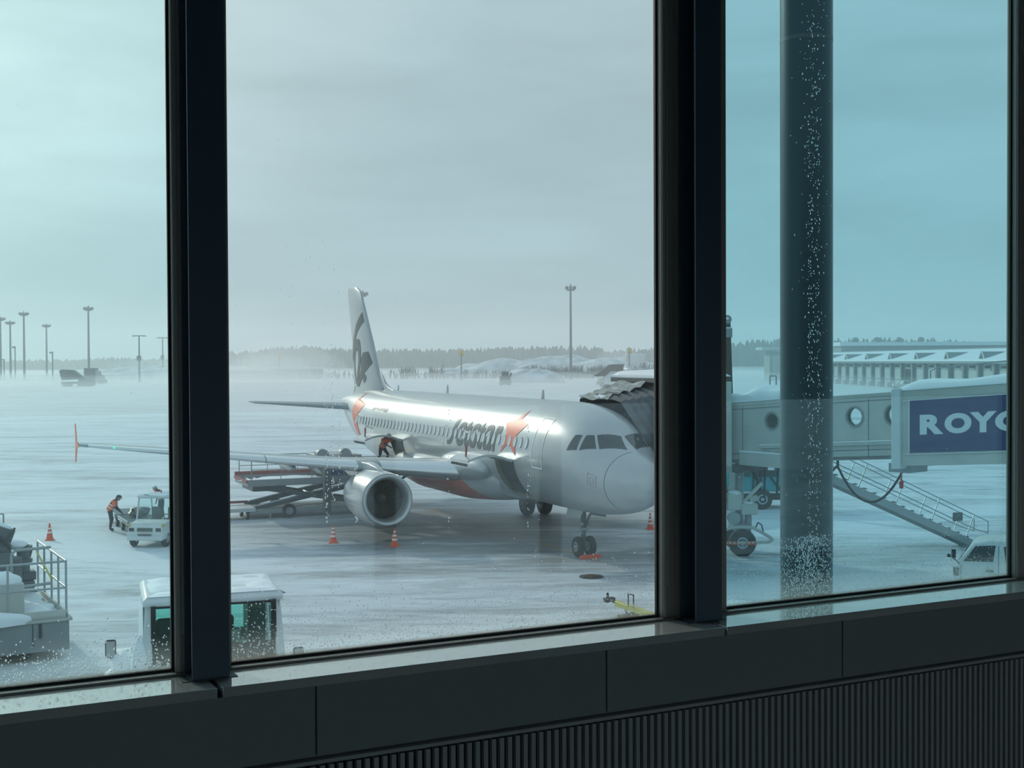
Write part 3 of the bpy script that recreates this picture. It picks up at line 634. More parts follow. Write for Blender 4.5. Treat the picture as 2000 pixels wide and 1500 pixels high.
# nose gear
ng = thing('nose_gear', (5.07, 0, 0), 0, None, None); ng.parent = plane
MB().cyl((0, 0, .38), (0, 0, 1.2), .07, n=14).cyl((0, 0, .95), (.10, 0, 1.95), .11, n=14).build('strut', M['dgrey'], ng)
MB().cyl((0, -.36, .38), (0, .36, .38), .05, n=12).build('axle', M['galv'], ng)
MB().cyl((-.05, 0, 1.15), (-.75, 0, 1.9), .045).cyl((.02, 0, 1.0), (.2, 0, .75), .03).cyl((.2, 0, .75), (.02, 0, .5), .03).build('drag_brace', M['dgrey'], ng)
MB().blob((-.12, .14, 1.25), (.08, .08, .08), 1, 0).blob((-.12, -.14, 1.25), (.08, .08, .08), 1, 0).box((-.1, 0, 1.05), (.12, .4, .08)).build('taxi_light', M['galv'], ng)
for sg in (1, -1):
    wheel(ng, (0, sg*.25, .38), (0, sg, 0), .38, .22)
    MB().prism([(-1.0, 1.95), (.35, 1.95), (.30, 1.50), (-.85, 1.55)], 0, .03, lambda p, q, d: (p+.1, sg*(.42+d+(1.95-q)*.25), q)).build('gear_door', M['vinyl_grey'], ng)
# main gears
for sg in (1, -1):
    mg = thing('main_gear', (17.71, sg*3.79, 0), 0, None, None); mg.parent = plane
    MB().cyl((0, 0, .58), (0, 0, 1.6), .10, n=14).cyl((0, 0, 1.4), (0, sg*.15, 2.7), .14, n=14).build('strut', M['galv'], mg)
    MB().cyl((0, 0, 1.6), (0, -sg*1.3, 2.3), .06).cyl((-.25, 0, .7), (-.45, 0, 1.1), .04).cyl((-.45, 0, 1.1), (-.15, 0, 1.6), .04).build('side_brace', M['dgrey'], mg)
    MB().cyl((0, -.55, .585), (0, .55, .585), .07).build('axle', M['galv'], mg)
    for k in (-1, 1): wheel(mg, (0, k*.46, .585), (0, k, 0), .585, .42, hubm=M['dgrey'])
    MB().prism([(-.7, 2.5), (.75, 2.5), (.6, 1.15), (-.45, 1.15)], 0, .04, lambda p, q, d: (p, sg*(.32+d+(2.5-q)*.12), q)).build('gear_door', M['vinyl_grey'], mg)
# aerials, static ports
an = MB()
for a, h_ in ((8.6, .38), (19.5, .42), (27.0, .30)):
    z = 5.86; MB().prism([(a, z), (a+.28, z), (a+.05, z+h_), (a-.05, z+h_)], -.012, .012, lambda p, q, d: (p+.25*(q-5.86), d, q)).build('aerial', M['vinyl_grey'], plane)
MB().cyl((6.5, -1.0, 5.0-3.45), (6.5, -1.0, 1.9), .03).build('drain_mast', M['vinyl_grey'], plane)
# chocks at the nose wheels
ch = MB().prism([(-.12, 0), (.12, 0), (.03, .14), (-.03, .14)], -.42, .42, lambda p, q, d: (p, d, q)).build('wheel_chock', M['orange'], bevel=.01)
ch.location = AO + Matrix.Rotation(HD, 3, 'Z') @ Vector((4.54, 0, 0)); ch.rotation_euler = (0, 0, HD); tag(ch, 'bright orange wheel chock on the ground before the nose wheels', 'chock')
# ------------------------------------------------------------------ people
def person(name, loc, rz, label, joints, cap=None, capm=None, lean=(0, 0)):
    """body = one skinned surface over a joint skeleton; clothing pieces are children"""
    root = thing(name, loc, rz, label, 'person')
    J = joints
    V_ = [J['pelvis'], J['waist'], J['chest'], J['neck'], J['headc'], J['headt'],
          J['shL'], J['elL'], J['wrL'], J['shR'], J['elR'], J['wrR'],
          J['hipL'], J['knL'], J['anL'], J['toL'], J['hipR'], J['knR'], J['anR'], J['toR']]
    R_ = [(.15, .12), (.14, .11), (.17, .12), (.055, .055), (.085, .095), (.07, .08), (.075, .07), (.052, .05), (.034, .03), (.075, .07), (.052, .05), (.034, .03),
          (.10, .10), (.072, .072), (.05, .05), (.045, .035), (.10, .10), (.072, .072), (.05, .05), (.045, .035)]
    E_ = [(0, 1), (1, 2), (2, 3), (3, 4), (4, 5), (2, 6), (6, 7), (7, 8), (2, 9), (9, 10), (10, 11), (0, 12), (12, 13), (13, 14), (14, 15), (0, 16), (16, 17), (17, 18), (18, 19)]
    # palms and fingers
    for s_, el, wr in (('L', 7, 8), ('R', 10, 11)):
        d = (Vector(V_[wr])-Vector(V_[el])).normalized(); sd = d.cross(Vector((0, 1, 0))); sd = sd.normalized() if sd.length > .1 else Vector((1, 0, 0))
        palm = Vector(V_[wr])+d*.06; V_.append(tuple(palm)); R_.append((.035, .018)); E_.append((wr, len(V_)-1)); pi_ = len(V_)-1
        for k, (o_, l_) in enumerate(((-.030, .062), (-.010, .072), (.010, .068), (.029, .052))):
            V_.append(tuple(palm+d*.035+sd*o_)); R_.append((.010, .010)); E_.append((pi_, len(V_)-1)); V_.append(tuple(palm+d*(.035+l_)+sd*o_*1.2+Vector((0, .012, -.008)))); R_.append((.008, .008)); E_.append((len(V_)-2, len(V_)-1))
        V_.append(tuple(Vector(V_[wr])+d*.045+sd*-.055)); R_.append((.011, .011)); E_.append((wr, len(V_)-1))
    me = bpy.data.meshes.new('body'); me.from_pydata(V_, E_, []); o = bpy.data.objects.new('body', me); COL.objects.link(o); o.parent = root; me.materials.append(M['cloth'])
    sk = o.modifiers.new('skin', 'SKIN'); sk.use_smooth_shade = True
    for i, r in enumerate(R_): me.skin_vertices[0].data[i].radius = r
    me.skin_vertices[0].data[0].use_root = True
    su = o.modifiers.new('sub', 'SUBSURF'); su.levels = 1; su.render_levels = 2
    # vest over the chest, face, cap
    pv, ch, nk = Vector(J['pelvis']), Vector(J['chest']), Vector(J['neck'])
    up = (nk-pv).normalized(); fw = Vector(J['fwd']).normalized(); sd = up.cross(fw).normalized(); fw = sd.cross(up)
    def ring(p, a, b_, n=20): return [p+sd*a*math.cos(2*PI*i/n)+fw*b_*math.sin(2*PI*i/n) for i in range(n)]
    L_ = (nk-pv).length
    b = MB().loft([ring(pv+up*L_*t, a, c_) for t, a, c_ in ((.02, .19, .15), (.3, .185, .15), (.6, .205, .16), (.82, .20, .15), (.93, .13, .11), (.96, .08, .08))])
    vst = b.build('vest', M['vest'], root, angle=70)
    MB().loft([ring(pv+up*L_*t, a, c_) for t, a, c_ in ((.22, .194, .158), (.30, .194, .158))], caps=False).build('reflective_stripe', M['reflective'], vst)
    MB().loft([ring(pv+up*L_*t, a, c_) for t, a, c_ in ((.46, .204, .164), (.53, .208, .166))], caps=False).build('reflective_stripe', M['reflective'], vst)
    for s_ in ('L', 'R'):
        a, e = Vector(J['sh'+s_]), Vector(J['el'+s_]); MB().cyl(a+(a-e)*.1, a+(e-a)*.75, .088, .066, 14).build('sleeve', M['vest'], vst)
    hc = Vector(J['headc']); hf = Vector(J['face']).normalized(); hu = Vector(J['headt'])-hc; hu.normalize(); hs = hu.cross(hf).normalized()
    MB().blob(hc+hf*.018-hu*.01, (.078, .088, .115), 2, 0, 18, 12).build('face', M['skin'], root, angle=80)
    MB().blob(hc+hf*.105-hu*.02, (.014, .018, .024), 1, 0, 8, 6).build('nose', M['skin'], root)
    for s_ in (-1, 1):
        MB().blob(hc+hs*.085*s_, (.012, .018, .028), 1, 0, 8, 6).build('ear', M['skin'], root)
        MB().blob(hc+hf*.088+hs*.03*s_+hu*.012, (.010, .010, .008), 1, 0, 8, 6).build('eye', M['black'], root)
    MB().box(hc+hf*.095-hu*.06, (.04, .012, .008)).build('mouth', M['redbrown'], root)
    MB().blob(hc-hf*.02+hu*.02, (.092, .098, .11), 3, 0, 16, 10).build('hair', M['black'], root)
    cp = MB().loft([[hc+hu*z+hs*r*math.cos(2*PI*i/18)+hf*(r*1.08)*math.sin(2*PI*i/18) for i in range(18)] for z, r in ((.045, .104), (.09, .10), (.125, .075), (.14, .03))])
    if cap == 'cap': cp.prism([(-.08, 0), (.08, 0), (.06, .09), (-.06, .09)], .045, .055, lambda p, q, d: hc+hs*p+hf*(.09+q)+hu*(d-.03*q/.09))
    cp.build('cap' if cap == 'cap' else 'helmet', capm, root, angle=70)
    return root
stand = dict(pelvis=(0, -.06, .92), waist=(0, .0, 1.06), chest=(0, .14, 1.24), neck=(0, .25, 1.38), headc=(0, .35, 1.46), headt=(0, .39, 1.54),
    shL=(-.19, .17, 1.31), elL=(-.24, .24, 1.03), wrL=(-.17, .42, .84), shR=(.19, .17, 1.31), elR=(.24, .26, 1.04), wrR=(.16, .44, .86),
    hipL=(-.10, 0, .86), knL=(-.12, .03, .48), anL=(-.13, -.03, .09), toL=(-.14, .13, .045), hipR=(.10, 0, .86), knR=(.11, .05, .48), anR=(.12, .0, .09), toR=(.13, .16, .045), fwd=(0, 1, .1), face=(0, 1, -.35))
person('person', (-17.75, 55.9, 0), -PI/2+.15, 'person in orange vest and black cap bending over a baggage dolly', stand, 'cap', M['black'])
def tw(d, **k): e = dict(d); e.update(k); return e
person('person', (-16.75, 60.44, .0), 2.4, 'person in orange vest and pale helmet behind the tug, half hidden by the post', tw(stand, wrL=(-.26, .12, .84), elL=(-.26, .04, 1.1), wrR=(.26, .1, .84), elR=(.26, .03, 1.1)), 'helmet', M['white'])
crouch = dict(pelvis=(0, -.08, .78), waist=(0, .04, .93), chest=(0, .20, 1.12), neck=(0, .33, 1.26), headc=(0, .42, 1.34), headt=(0, .45, 1.42),
    shL=(-.19, .22, 1.18), elL=(-.25, .42, .98), wrL=(-.16, .62, .86), shR=(.19, .22, 1.18), elR=(.25, .42, .98), wrR=(.16, .62, .86),
    hipL=(-.11, -.06, .72), knL=(-.16, .22, .42), anL=(-.16, -.02, .09), toL=(-.17, .13, .045), hipR=(.11, -.06, .72), knR=(.16, -.02, .42), anR=(.16, -.3, .09), toR=(.17, -.14, .045), fwd=(0, 1, .2), face=(0, 1, -.6))
# ------------------------------------------------------------------ cones
def cone(loc, label, stripes):
    t = thing('traffic_cone', loc, random.uniform(0, 1), label, 'traffic cone', 'traffic cones on the apron')
    bd = MB().lathe([(.03, .150), (.05, .145), (.70, .028), (.72, .022), (.72, .001)], (0, 0, 0), (0, 0, 1), 28).build('cone_body', M['orange'], t, angle=50)
    MB().box((0, 0, .015), (.40, .40, .03)).build('base', M['orange'], t, bevel=.01)
    for z0, z1 in stripes:
        r = lambda z: .1455-(z-.05)*.18
        MB().lathe([(z0, r(z0)+.003), (z1, r(z1)+.003)], (0, 0, 0), (0, 0, 1), 28).build('reflective_band', M['reflective'], t)
    return t
cone((-19.41, 53.09, 0), 'orange cone with two pale bands standing left of the baggage tug', ((.30, .37), (.46, .53)))
cone((-7.36, 51.95, 0), 'striped red cone in front of the scissor lift, left of the engine', ((.24, .32), (.40, .48), (.56, .62)))
cone((-4.74, 50.86, 0), 'striped red cone directly in front of the engine intake', ((.24, .32), (.40, .48), (.56, .62)))
cone((6.04, 55.6, 0), 'striped red cone beyond the nose, beside the window frame', ((.24, .32), (.40, .48), (.56, .62)))
# ------------------------------------------------------------------ baggage tug and dollies
t = thing('baggage_tug', (-14.55, 52.2, 0), -.12, 'white open-sided baggage tug facing the terminal', 'tug')
b = MB().bb(-.76, .76, -1.5, 1.5, .32, .62).bb(-.74, .74, -1.35, -.55, .60, .98).bb(-.76, .76, .1, 1.5, .60, .85)
b.prism([(-1.5, .60), (-1.5, .74), (-1.35, .93), (-.55, 1.04), (-.55, .60)], -.72, .72, lambda p, q, d: (d, p, q)).build('body', M['white'], t, bevel=.03)
MB().bb(-.74, .74, -1.56, -1.49, .30, .48).build('bumper', M['white'], t, bevel=.02)
f_ = MB()
for s in (-1, 1): f_.beam((s*.72, -.60, .98), (s*.69, -.42, 1.92), .05, .07).beam((s*.72, 1.0, .8), (s*.70, .85, 1.92), .05, .05)
f_.beam((-.72, -.60, .98), (.72, -.60, .98), .06, .06).beam((-.69, -.42, 1.90), (.69, -.42, 1.90), .06, .06).build('windscreen_frame', M['white'], t, bevel=.01)
MB().bb(-.75, .75, -.5, .95, 1.92, 1.98).build('roof', M['white'], t, bevel=.02)
MB().add([(-.68, -.585, 1.02), (.68, -.585, 1.02), (.66, -.435, 1.87), (-.66, -.435, 1.87)], [(0, 1, 2, 3)]).add([(-.68, -.575, 1.02), (.68, -.575, 1.02), (.66, -.425, 1.87), (-.66, -.425, 1.87)], [(0, 1, 2, 3)]).build('windscreen', glass_mat('tug_glass', (.75, .9, .9), .05), t, smooth=False)
for s in (-1, 1):
    MB().bb(s*.36-.22, s*.36+.22, .15, .60, .85, .97).bb(s*.36-.24, s*.36+.24, .55, .68, .9, 1.42).build('seat', M['dgrey'], t, bevel=.06)
    hl = MB().bb(s*.56-.11, s*.56+.11, -1.515, -1.49, .66, .80).build('headlamp', M['cabglass'], t, bevel=.01)
    MB().bb(s*.72-.05, s*.72+.05, -1.45, -1.35, .86, .94).build('indicator', M['yellow_lamp'], t)
    MB().beam((s*.75, -.45, 1.35), (s*.90, -.50, 1.40), .02, .02).bb(s*.92-.06, s*.92+.06, -.52, -.49, 1.32, 1.46).build('mirror', M['black'], t)
    for y in (-1.0, 1.0): wheel(t, (s*.66, y, .30), (s, 0, 0), .30, .2)
MB().bb(-.32, .32, -1.52, -1.49, .66, .80).bb(-.28, .28, -1.575, -1.55, .50, .56).build('grille', M['dgrey'], t)
MB().lathe([(-.02, .17), (.02, .17)], (.36, -.3, 1.12), (0, -.5, .9), 20).cyl((.36, -.3, 1.12), (.36, -.5, .95), .02).build('steering_wheel', M['black'], t)
MB().tube([(0, .2, 1.98), (0, .2, 2.12)], .02).build('aerial', M['black'], t)
MB().blob((0, .2, 1.985), (.7, .68, .05), 3, .3).build('snow_cover', M['snow'], t)
def dolly(loc, rz, label, first=[]):
    if first: d = dup(first[0], None, loc, rz, label); return d
    t = thing('baggage_dolly', loc, rz, label, 'baggage dolly', 'baggage dollies behind the tug'); first.append(t)
    MB().bb(-.8, .8, -1.2, 1.2, .44, .52).build('deck', M['galv'], t, bevel=.01)
    b = MB()
    for i in range(9): b.cyl((-.74, -1.05+i*.26, .56), (.74, -1.05+i*.26, .56), .035, n=10)
    b.build('rollers', M['galv'], t)
    b = MB()
    for s in (-1, 1): b.beam((s*.78, -1.2, .60), (s*.78, 1.2, .60), .05, .06)
    b.build('side_rails', M['white'], t)
    MB().beam((0, -1.2, .42), (0, -1.9, .36), .06, .06).build('tow_bar', M['galv'], t)
    for s in (-1, 1):
        for y in (-.85, .85): wheel(t, (s*.62, y, .22), (s, 0, 0), .22, .14)
    return t
dolly((-16.35, 55.7, 0), .46, 'flat roller dolly hitched right behind the baggage tug')
dolly((-17.75, 58.5, 0), .46, 'flat roller dolly farther back in the tug train')
for i, (x, y, z, r, lab) in enumerate(((-16.55, 56.2, .62, (.45, .6, .22), 'dark net-covered heap lying on the nearer dolly'), )):
    o = MB().blob((0, 0, .18), r, 4+i, .25, 18, 12, zmin=0).build('cargo_net', M['dgrey']); o.location = (x, y, z); tag(o, lab, 'cargo net')
# ------------------------------------------------------------------ container loader with scissor lift, in the aircraft frame
t = thing('container_loader', AO, HD, 'scissor-lift container loader raised under the aft hold', 'cargo loader')
Z = 1.72
MB().bb(21.6, 21.75, 2.9, 9.3, Z-.16, Z+.16).bb(24.4, 24.55, 2.9, 9.3, Z-.16, Z+.16).bb(21.7, 24.5, 9.15, 9.3, Z-.16, Z+.10).bb(21.7, 24.5, 2.9, 9.2, Z-.16, Z-.02).build('lift_platform', M['grey'], t, bevel=.02)
MB().bb(24.42, 24.58, 4.0, 9.32, Z+.16, Z+.34).bb(21.60, 24.5, 9.30, 9.36, Z+.02, Z+.16).build('kick_rail', M['redbrown'], t)
b = MB()
for i in range(16): b.cyl((21.8, 3.2+i*.38, Z+.03), (24.35, 3.2+i*.38, Z+.03), .06, n=10)
b.build('rollers', M['galv'], t)
MB().blob((23, 7.2, Z+.06), (1.2, 1.7, .07), 5, .3).build('snow_patch', M['snow'], t)
for a in (21.66, 24.5):
    b = MB(); b.tube([(a, 9.1, Z+.1), (a, 9.1, Z+1.0), (a, 8.95, Z+1.12), (a, 4.6, Z+1.12), (a, 4.6, Z+.1)], .028).tube([(a, 9.1, Z+.62), (a, 4.6, Z+.62)], .02)
    for s in (7.7, 6.2): b.tube([(a, s, Z+.1), (a, s, Z+1.12)], .02)
    b.build('guard_rail', M['galv'], t)
for a in (22.0, 24.15):
    MB().beam((a, 8.6, Z-.25), (a, 3.4, .50), .10, .22).build('scissor_arm', M['dgrey'], t, bevel=.02)
    MB().beam((a+.14, 3.4, Z-.20), (a+.14, 8.9, .45), .10, .22).build('scissor_arm', M['dgrey'], t, bevel=.02)
    MB().beam((a+.14, 8.7, .62), (a+.14, 3.7, Z-.1), .09, .05).build('snow_cover', M['snow'], t)
MB().cyl((21.9, 6.0, 1.0), (24.35, 6.0, 1.0), .08).build('pivot_shaft', M['galv'], t)
MB().bb(21.7, 24.5, 2.2, 9.2, .26, .46).build('chassis', M['grey'], t, bevel=.03)
MB().bb(21.9, 24.3, 7.4, 9.0, Z-.42, Z-.16).build('lift_frame', M['dgrey'], t, bevel=.02)
for a in (21.75, 24.45):
    for s in (7.3, 3.2): wheel(t, (a, s, .34), (1 if a > 23 else -1, 0, 0), .34, .22)
    MB().cyl((a, 8.2, 0), (a, 8.2, .4), .06).cyl((a, 8.2, 0), (a, 8.2, .03), .16).build('stabiliser', M['galv'], t)
# front bridge beside the hold
MB().bb(20.9, 24.6, 2.05, 3.0, 2.30, 2.46).bb(21.1, 21.5, 2.2, 2.9, .3, 2.3).bb(23.9, 24.3, 2.2, 2.9, .3, 2.3).build('bridge_platform', M['dgrey'], t, bevel=.02)
MB().bb(20.3, 20.95, 2.4, 6.4, 2.62, 2.78).bb(20.4, 20.8, 2.9, 3.2, 1.0, 2.62).bb(20.4, 20.8, 5.6, 5.9, .3, 2.62).build('operator_walkway', M['dgrey'], t)
b = MB()
for s in (6.0, 4.9): b.cyl((20.35, s, 3.02), (20.75, s, 3.02), .30, n=24)
b.bb(20.4, 20.7, 4.1, 4.55, 2.78, 3.0).bb(20.4, 20.7, 5.2, 5.7, 2.78, 2.98).build('guide_wheels', M['grey'], t)
MB().tube([(20.3, 6.4, 2.78), (20.3, 6.4, 3.2)], .02).tube([(20.3, 2.6, 2.9), (20.3, 6.4, 2.9)], .02).build('hand_rail', M['galv'], t)
# unit load device on the lift
u = thing('air_cargo_container', AO+Matrix.Rotation(HD, 3, 'Z') @ Vector((23.0, 4.6, Z+.09)), HD, 'silver cargo container with blue curtain on the raised lift', 'cargo container')
MB().prism([(-.75, 0), (.75, 0), (1.25, .45), (1.25, 1.12), (-.75, 1.12)], -1.15, 1.15, lambda p, q, d: (d, p, q)).build('shell', M['galv'], u, bevel=.02)
MB().bb(-1.17, -1.15, -.70, .80, .12, 1.04).build('blue_curtain', M['bluebox'], u)
MB().bb(-.9, .9, -.78, -.75, .12, 1.02).build('curtain', M['bluebox'], u)
q_ = AO+Matrix.Rotation(HD, 3, 'Z') @ Vector((21.3, 2.75, 2.46))
person('person', q_, HD+2.0, 'person in orange vest and grey helmet working at the open aft hold', crouch, 'helmet', M['grey'])
# low tow dolly at the loader foot, half hidden by the post
t = thing('pallet_dolly', (-13.55, 60.0, 0), HD, 'low flat pallet dolly beside the foot of the scissor lift', 'pallet dolly')
MB().bb(-.9, .9, -1.2, 1.2, .38, .56).build('deck', M['white'], t, bevel=.02)
MB().bb(.86, .92, -1.2, .2, .62, .74).build('end_stop', M['redbrown'], t)
for s in (-1, 1):
    for a in (-.7, .7): wheel(t, (a, s*.85, .2), (0, s, 0), .2, .14)
MB().beam((0, -1.2, .35), (0, -2.0, .3), .06, .06).build('tow_bar', M['galv'], t)
# ------------------------------------------------------------------ snow truck close below the window
t = thing('utility_truck', (-5.64, 23.85, 0), math.radians(18), 'white snow-caked truck cab facing the terminal, right below the window', 'truck')
def cab_half(z): return 1.24 + (3.0-z)*.05
b = MB()
for (x0, x1, y0, y1, z0, z1) in ((-1.3, -1.16, .0, 2.1, 1.85, 3.0), (1.16, 1.3, .0, 2.1, 1.85, 3.0)): pass
b.prism([(-.12, .6), (-.12, 1.80), (2.1, 1.80), (2.1, .6)], -1.28, 1.28, lambda p, q, d: (d, p, q))
b.bb(-1.28, 1.28, -.35, 2.1, .55, 1.2)
b.build('cab_body', M['white'], t, bevel=.05)
b = MB()
for s in (-1, 1):
    b.beam((s*1.22, -.10, 1.8), (s*1.15, .06, 2.92), .18, .12).beam((s*1.22, 2.0, 1.8), (s*1.17, 1.85, 2.92), .14, .14).beam((s*1.22, .95, 1.8), (s*1.17, .9, 2.92), .08, .10)
b.beam((-1.22, 2.0, 1.85), (1.22, 2.0, 1.85), .1, .3).build('cab_pillars', M['white'], t, bevel=.03)
MB().loft([[(x*w_, y if y > 1 else y, z) for x, y in ((-1, .02-o), (1, .02-o), (1, 2.0+o), (-1, 2.0+o))] for z, w_, o in ((2.88, 1.28, .08), (2.98, 1.30, .10), (3.07, 1.22, .0))]).build('roof', M['white'], t, bevel=.03)
sb = MB(); ng_ = 22
def _rz(i, j):
    u_, v_ = i/ng_*2-1, j/ng_*2-1; e = max(0, min(1, (1-max(abs(u_), abs(v_)))*5)); return 3.062+e*(.035+.03*math.sin(5*u_+2*v_)*math.sin(4*v_-u_)+.018*math.sin(11*u_+3)*math.cos(9*v_))
sb.add([((i/ng_*2-1)*1.20, 1.0+(j/ng_*2-1)*1.02, _rz(i, j)) for j in range(ng_+1) for i in range(ng_+1)], [(j*(ng_+1)+i, j*(ng_+1)+i+1, (j+1)*(ng_+1)+i+1, (j+1)*(ng_+1)+i) for j in range(ng_) for i in range(ng_)])
sb.build('roof_snow', M['snow'], t)
MB().add([(-1.12, -.10, 1.86), (1.12, -.10, 1.86), (1.06, .06, 2.86), (-1.06, .06, 2.86)], [(0, 1, 2, 3)]).build('windscreen', M['cab_green'], t, smooth=False)
MB().bb(-1.12, 1.12, 1.98, 2.0, 2.0, 2.82).build('rear_window', M['cab_green'], t)
for s in (-1, 1):
    MB().add([(s*1.24, .15, 1.9), (s*1.24, .88, 1.9), (s*1.19, .85, 2.82), (s*1.18, .2, 2.82)], [(0, 1, 2, 3)]).build('side_window', M['cab_green'], t, smooth=False)
MB().bb(-1.15, -1.06, -.12, -.04, 1.84, 2.9).bb(1.06, 1.15, -.12, -.04, 1.84, 2.9).bb(-1.1, 1.1, -.03, .05, 2.84, 2.9).bb(-1.12, 1.12, -.14, -.08, 1.82, 1.88).build('window_seal', M['black'], t)
MB().bb(.74, 1.08, .95, 1.9, 1.8, 2.82).build('equipment_locker', M['dgrey'], t, bevel=.03)
MB().bb(-1.1, 1.1, .02, .35, 1.8, 2.05).build('dashboard', M['black'], t, bevel=.05)
for x in (-.75, .22): MB().bb(x-.28, x+.28, .75, 1.2, 1.75, 1.95).bb(x-.27, x+.27, 1.15, 1.32, 1.9, 2.42).build('seat', M['dgrey'], t, bevel=.09)
MB().lathe([(-.018, .24), (.0, .255), (.018, .24), (.0, .225), (-.018, .24)], (-.78, .45, 2.12), (0, -.45, .9), 28).cyl((-.78, .45, 2.12), (-.78, .2, 1.9), .025).beam((-1.02, .45, 2.12), (-.54, .45, 2.12), .03, .02).build('steering_wheel', M['black'], t)
MB().bb(.28, .52, .35, .38, 2.05, 2.28).build('control_panel', M['grey'], t, bevel=.02)
MB().bb(-.02, .22, -.14, .02, 2.86, 3.04).bb(.10, .15, -.16, -.12, 2.50, 2.88).beam((.12, -.15, 2.8), (.30, -.15, 2.62), .02, .02).build('wiper_motor', M['black'], t)
MB().beam((-.5, -.17, 1.84), (.3, -.13, 2.25), .015, .02).build('wiper_arm', M['black'], t)
for (x, y, z, s) in ((-1.86, .45, 2.06, -1), (1.56, -.15, 1.80, 1)):
    a = MB().bb(x-.10, x+.10, y-.05, y+.05, z-.17, z+.17).build('mirror', M['black'], t, bevel=.04)
    MB().bb(x-.08, x+.08, y-.056, y-.05, z-.15, z+.15).build('mirror_glass', M['hub'], a)
    MB().tube([(x, y, z-.17), (x-s*.05, y, z-.35), (s*1.25, y+.1, z-.3)], .015).build('mirror_arm', M['black'], a)
MB().prism([(0, 1.15), (1.1, 1.15), (1.1, 1.8), (.45, 1.78)], -1.62, -1.28, lambda p, q, d: (d, p*.9+.15, q)).build('side_fender', M['white'], t, bevel=.08)
MB().blob((-1.55, .55, 1.72), (.36, .6, .30), 4, .2).blob((-1.34, .1, 1.65), (.22, .28, .7), 6, .2).blob((-1.26, 1.1, 2.25), (.08, .75, .72), 7, .15).blob((-1.75, .4, 1.3), (.35, .5, .4), 9, .2).build('caked_snow', M['snow'], t)
MB().bb(-1.70, -1.66, .1, .14, 1.3, 1.55).build('marker_lamp', M['orange'], t)
MB().cyl((1.27, -.02, 1.9), (1.20, .02, 2.9), .02).cyl((1.12, .35, 3.06), (1.33, .0, 3.0), .02).build('grab_handle', M['galv'], t)
for s in (-1, 1): wheel(t, (s*1.08, .7, .52), (s, 0, 0), .52, .32)
MB().bb(-1.15, 1.15, 2.1, 5.2, .7, 1.3).build('rear_deck', M['dgrey'], t, bevel=.03)
for s in (-1, 1): wheel(t, (s*1.05, 4.2, .52), (s, 0, 0), .52, .32)
# ------------------------------------------------------------------ railed platform vehicle at the far left
PA = WA+.05
t = thing('service_platform', (-11.1, 31.7, 0), PA, 'grey snow-topped service platform with pipe railing at the left edge', 'platform')
MB().bb(-6.5, -.02, .0, 4.3, .25, .98).build('tank_body', M['grey'], t, bevel=.02)
MB().bb(-6.55, .05, -.05, 4.35, .98, 1.06).bb(-1.55, -.05, .0, .06, 1.06, 1.26).bb(-.11, -.05, .0, 4.3, 1.06, 1.2).build('deck_edge', M['offwhite'], t, bevel=.01)
MB().bb(-.75, -.68, -.03, .0, .60, .96).bb(-1.95, -1.67, -.035, -.0, .84, .96).build('side_fittings', M['dgrey'], t, bevel=.01)
MB().bb(-.9, -.88, -.012, .0, .4, .96).bb(-2.6, -2.58, -.012, 0, .4, .96).build('panel_seam', M['dgrey'], t)
zt, zm = 2.46, 1.80
for p in ((-.08, .05), (-.08, 1.1), (-.08, 2.1), (-.08, 3.2), (-.08, 4.25), (-1.45, .05), (-3.0, .05)):
    MB().cyl((p[0], p[1], 1.06), (p[0], p[1], zt), .028, n=8).build('rail_post', M['galv'], t)
MB().tube([(-6, .05, zt), (-.08, .05, zt), (-.08, 4.25, zt)], .03, 8).build('hand_rail', M['galv'], t)
MB().tube([(-6, .05, zm), (-.08, .05, zm), (-.08, 4.25, zm)], .025, 8).build('mid_rail', M['galv'], t)
MB().tube([(-.15, 1.8, 2.60), (-1.05, 1.6, 2.60), (-1.15, 1.58, 2.5), (-1.15, 1.58, 1.75), (-1.05, 1.6, 1.65), (-.15, 1.8, 1.65)], .04, 8).build('gate_rail', M['galv'], t)
MB().bb(-5.5, -1.02, .35, 1.2, 1.06, 1.95).build('control_cabinet', M['offwhite'], t, bevel=.03)
MB().blob((-1.45, .75, 1.95), (.42, .42, .26), 3, .2, 20, 12, zmin=1.93).build('cabinet_snow', M['snow'], t)
MB().blob((-2.6, .8, 1.95), (.9, .45, .42), 6, .2, 20, 12, zmin=1.93).build('cabinet_snow', M['snow'], t)
MB().blob((-.62, 1.1, 1.08), (.50, .85, .14), 9, .25, 22, 10, zmin=1.07).blob((-1.0, 2.8, 1.06), (.8, 1.2, .2), 12, .3, 22, 10, zmin=1.07).build('deck_snow', M['snow'], t)
MB().blob((-2.3, -.02, 1.08), (1.22, .28, .32), 14, .12, 24, 12, zmin=.99).build('front_snow', M['snow'], t)
# dark lifting gear on the platform
b = MB().bb(-2.1, -.98, 2.3, 3.2, 1.06, 2.45).bb(-1.3, -.35, 3.0, 3.4, 1.35, 1.55)
b.bb(-1.35, -.25, 3.25, 3.6, 1.06, 1.25).box((-1.5, 2.2, 2.2), (.7, .6, .6), .4).bb(-.80, -.30, 3.1, 3.5, 1.56, 1.80)
b.build('gear_housing', M['dgrey'], t, bevel=.03)
MB().cyl((-.62, 3.2, 1.8), (-.62, 3.2, 2.5), .17, n=16).cyl((-.62, 3.2, 2.05), (-.62, 3.2, 2.15), .24, n=16).cyl((-.62, 3.2, 2.42), (-.62, 3.2, 2.5), .24, n=16).build('hydraulic_motor', M['dgrey'], t)
MB().cyl((-1.05, 2.5, 1.5), (-1.05, 2.5, 2.3), .30, n=16).cyl((-1.6, 2.6, 2.5), (-1.05, 2.6, 2.5), .30, n=16).build('pump', M['dgrey'], t)
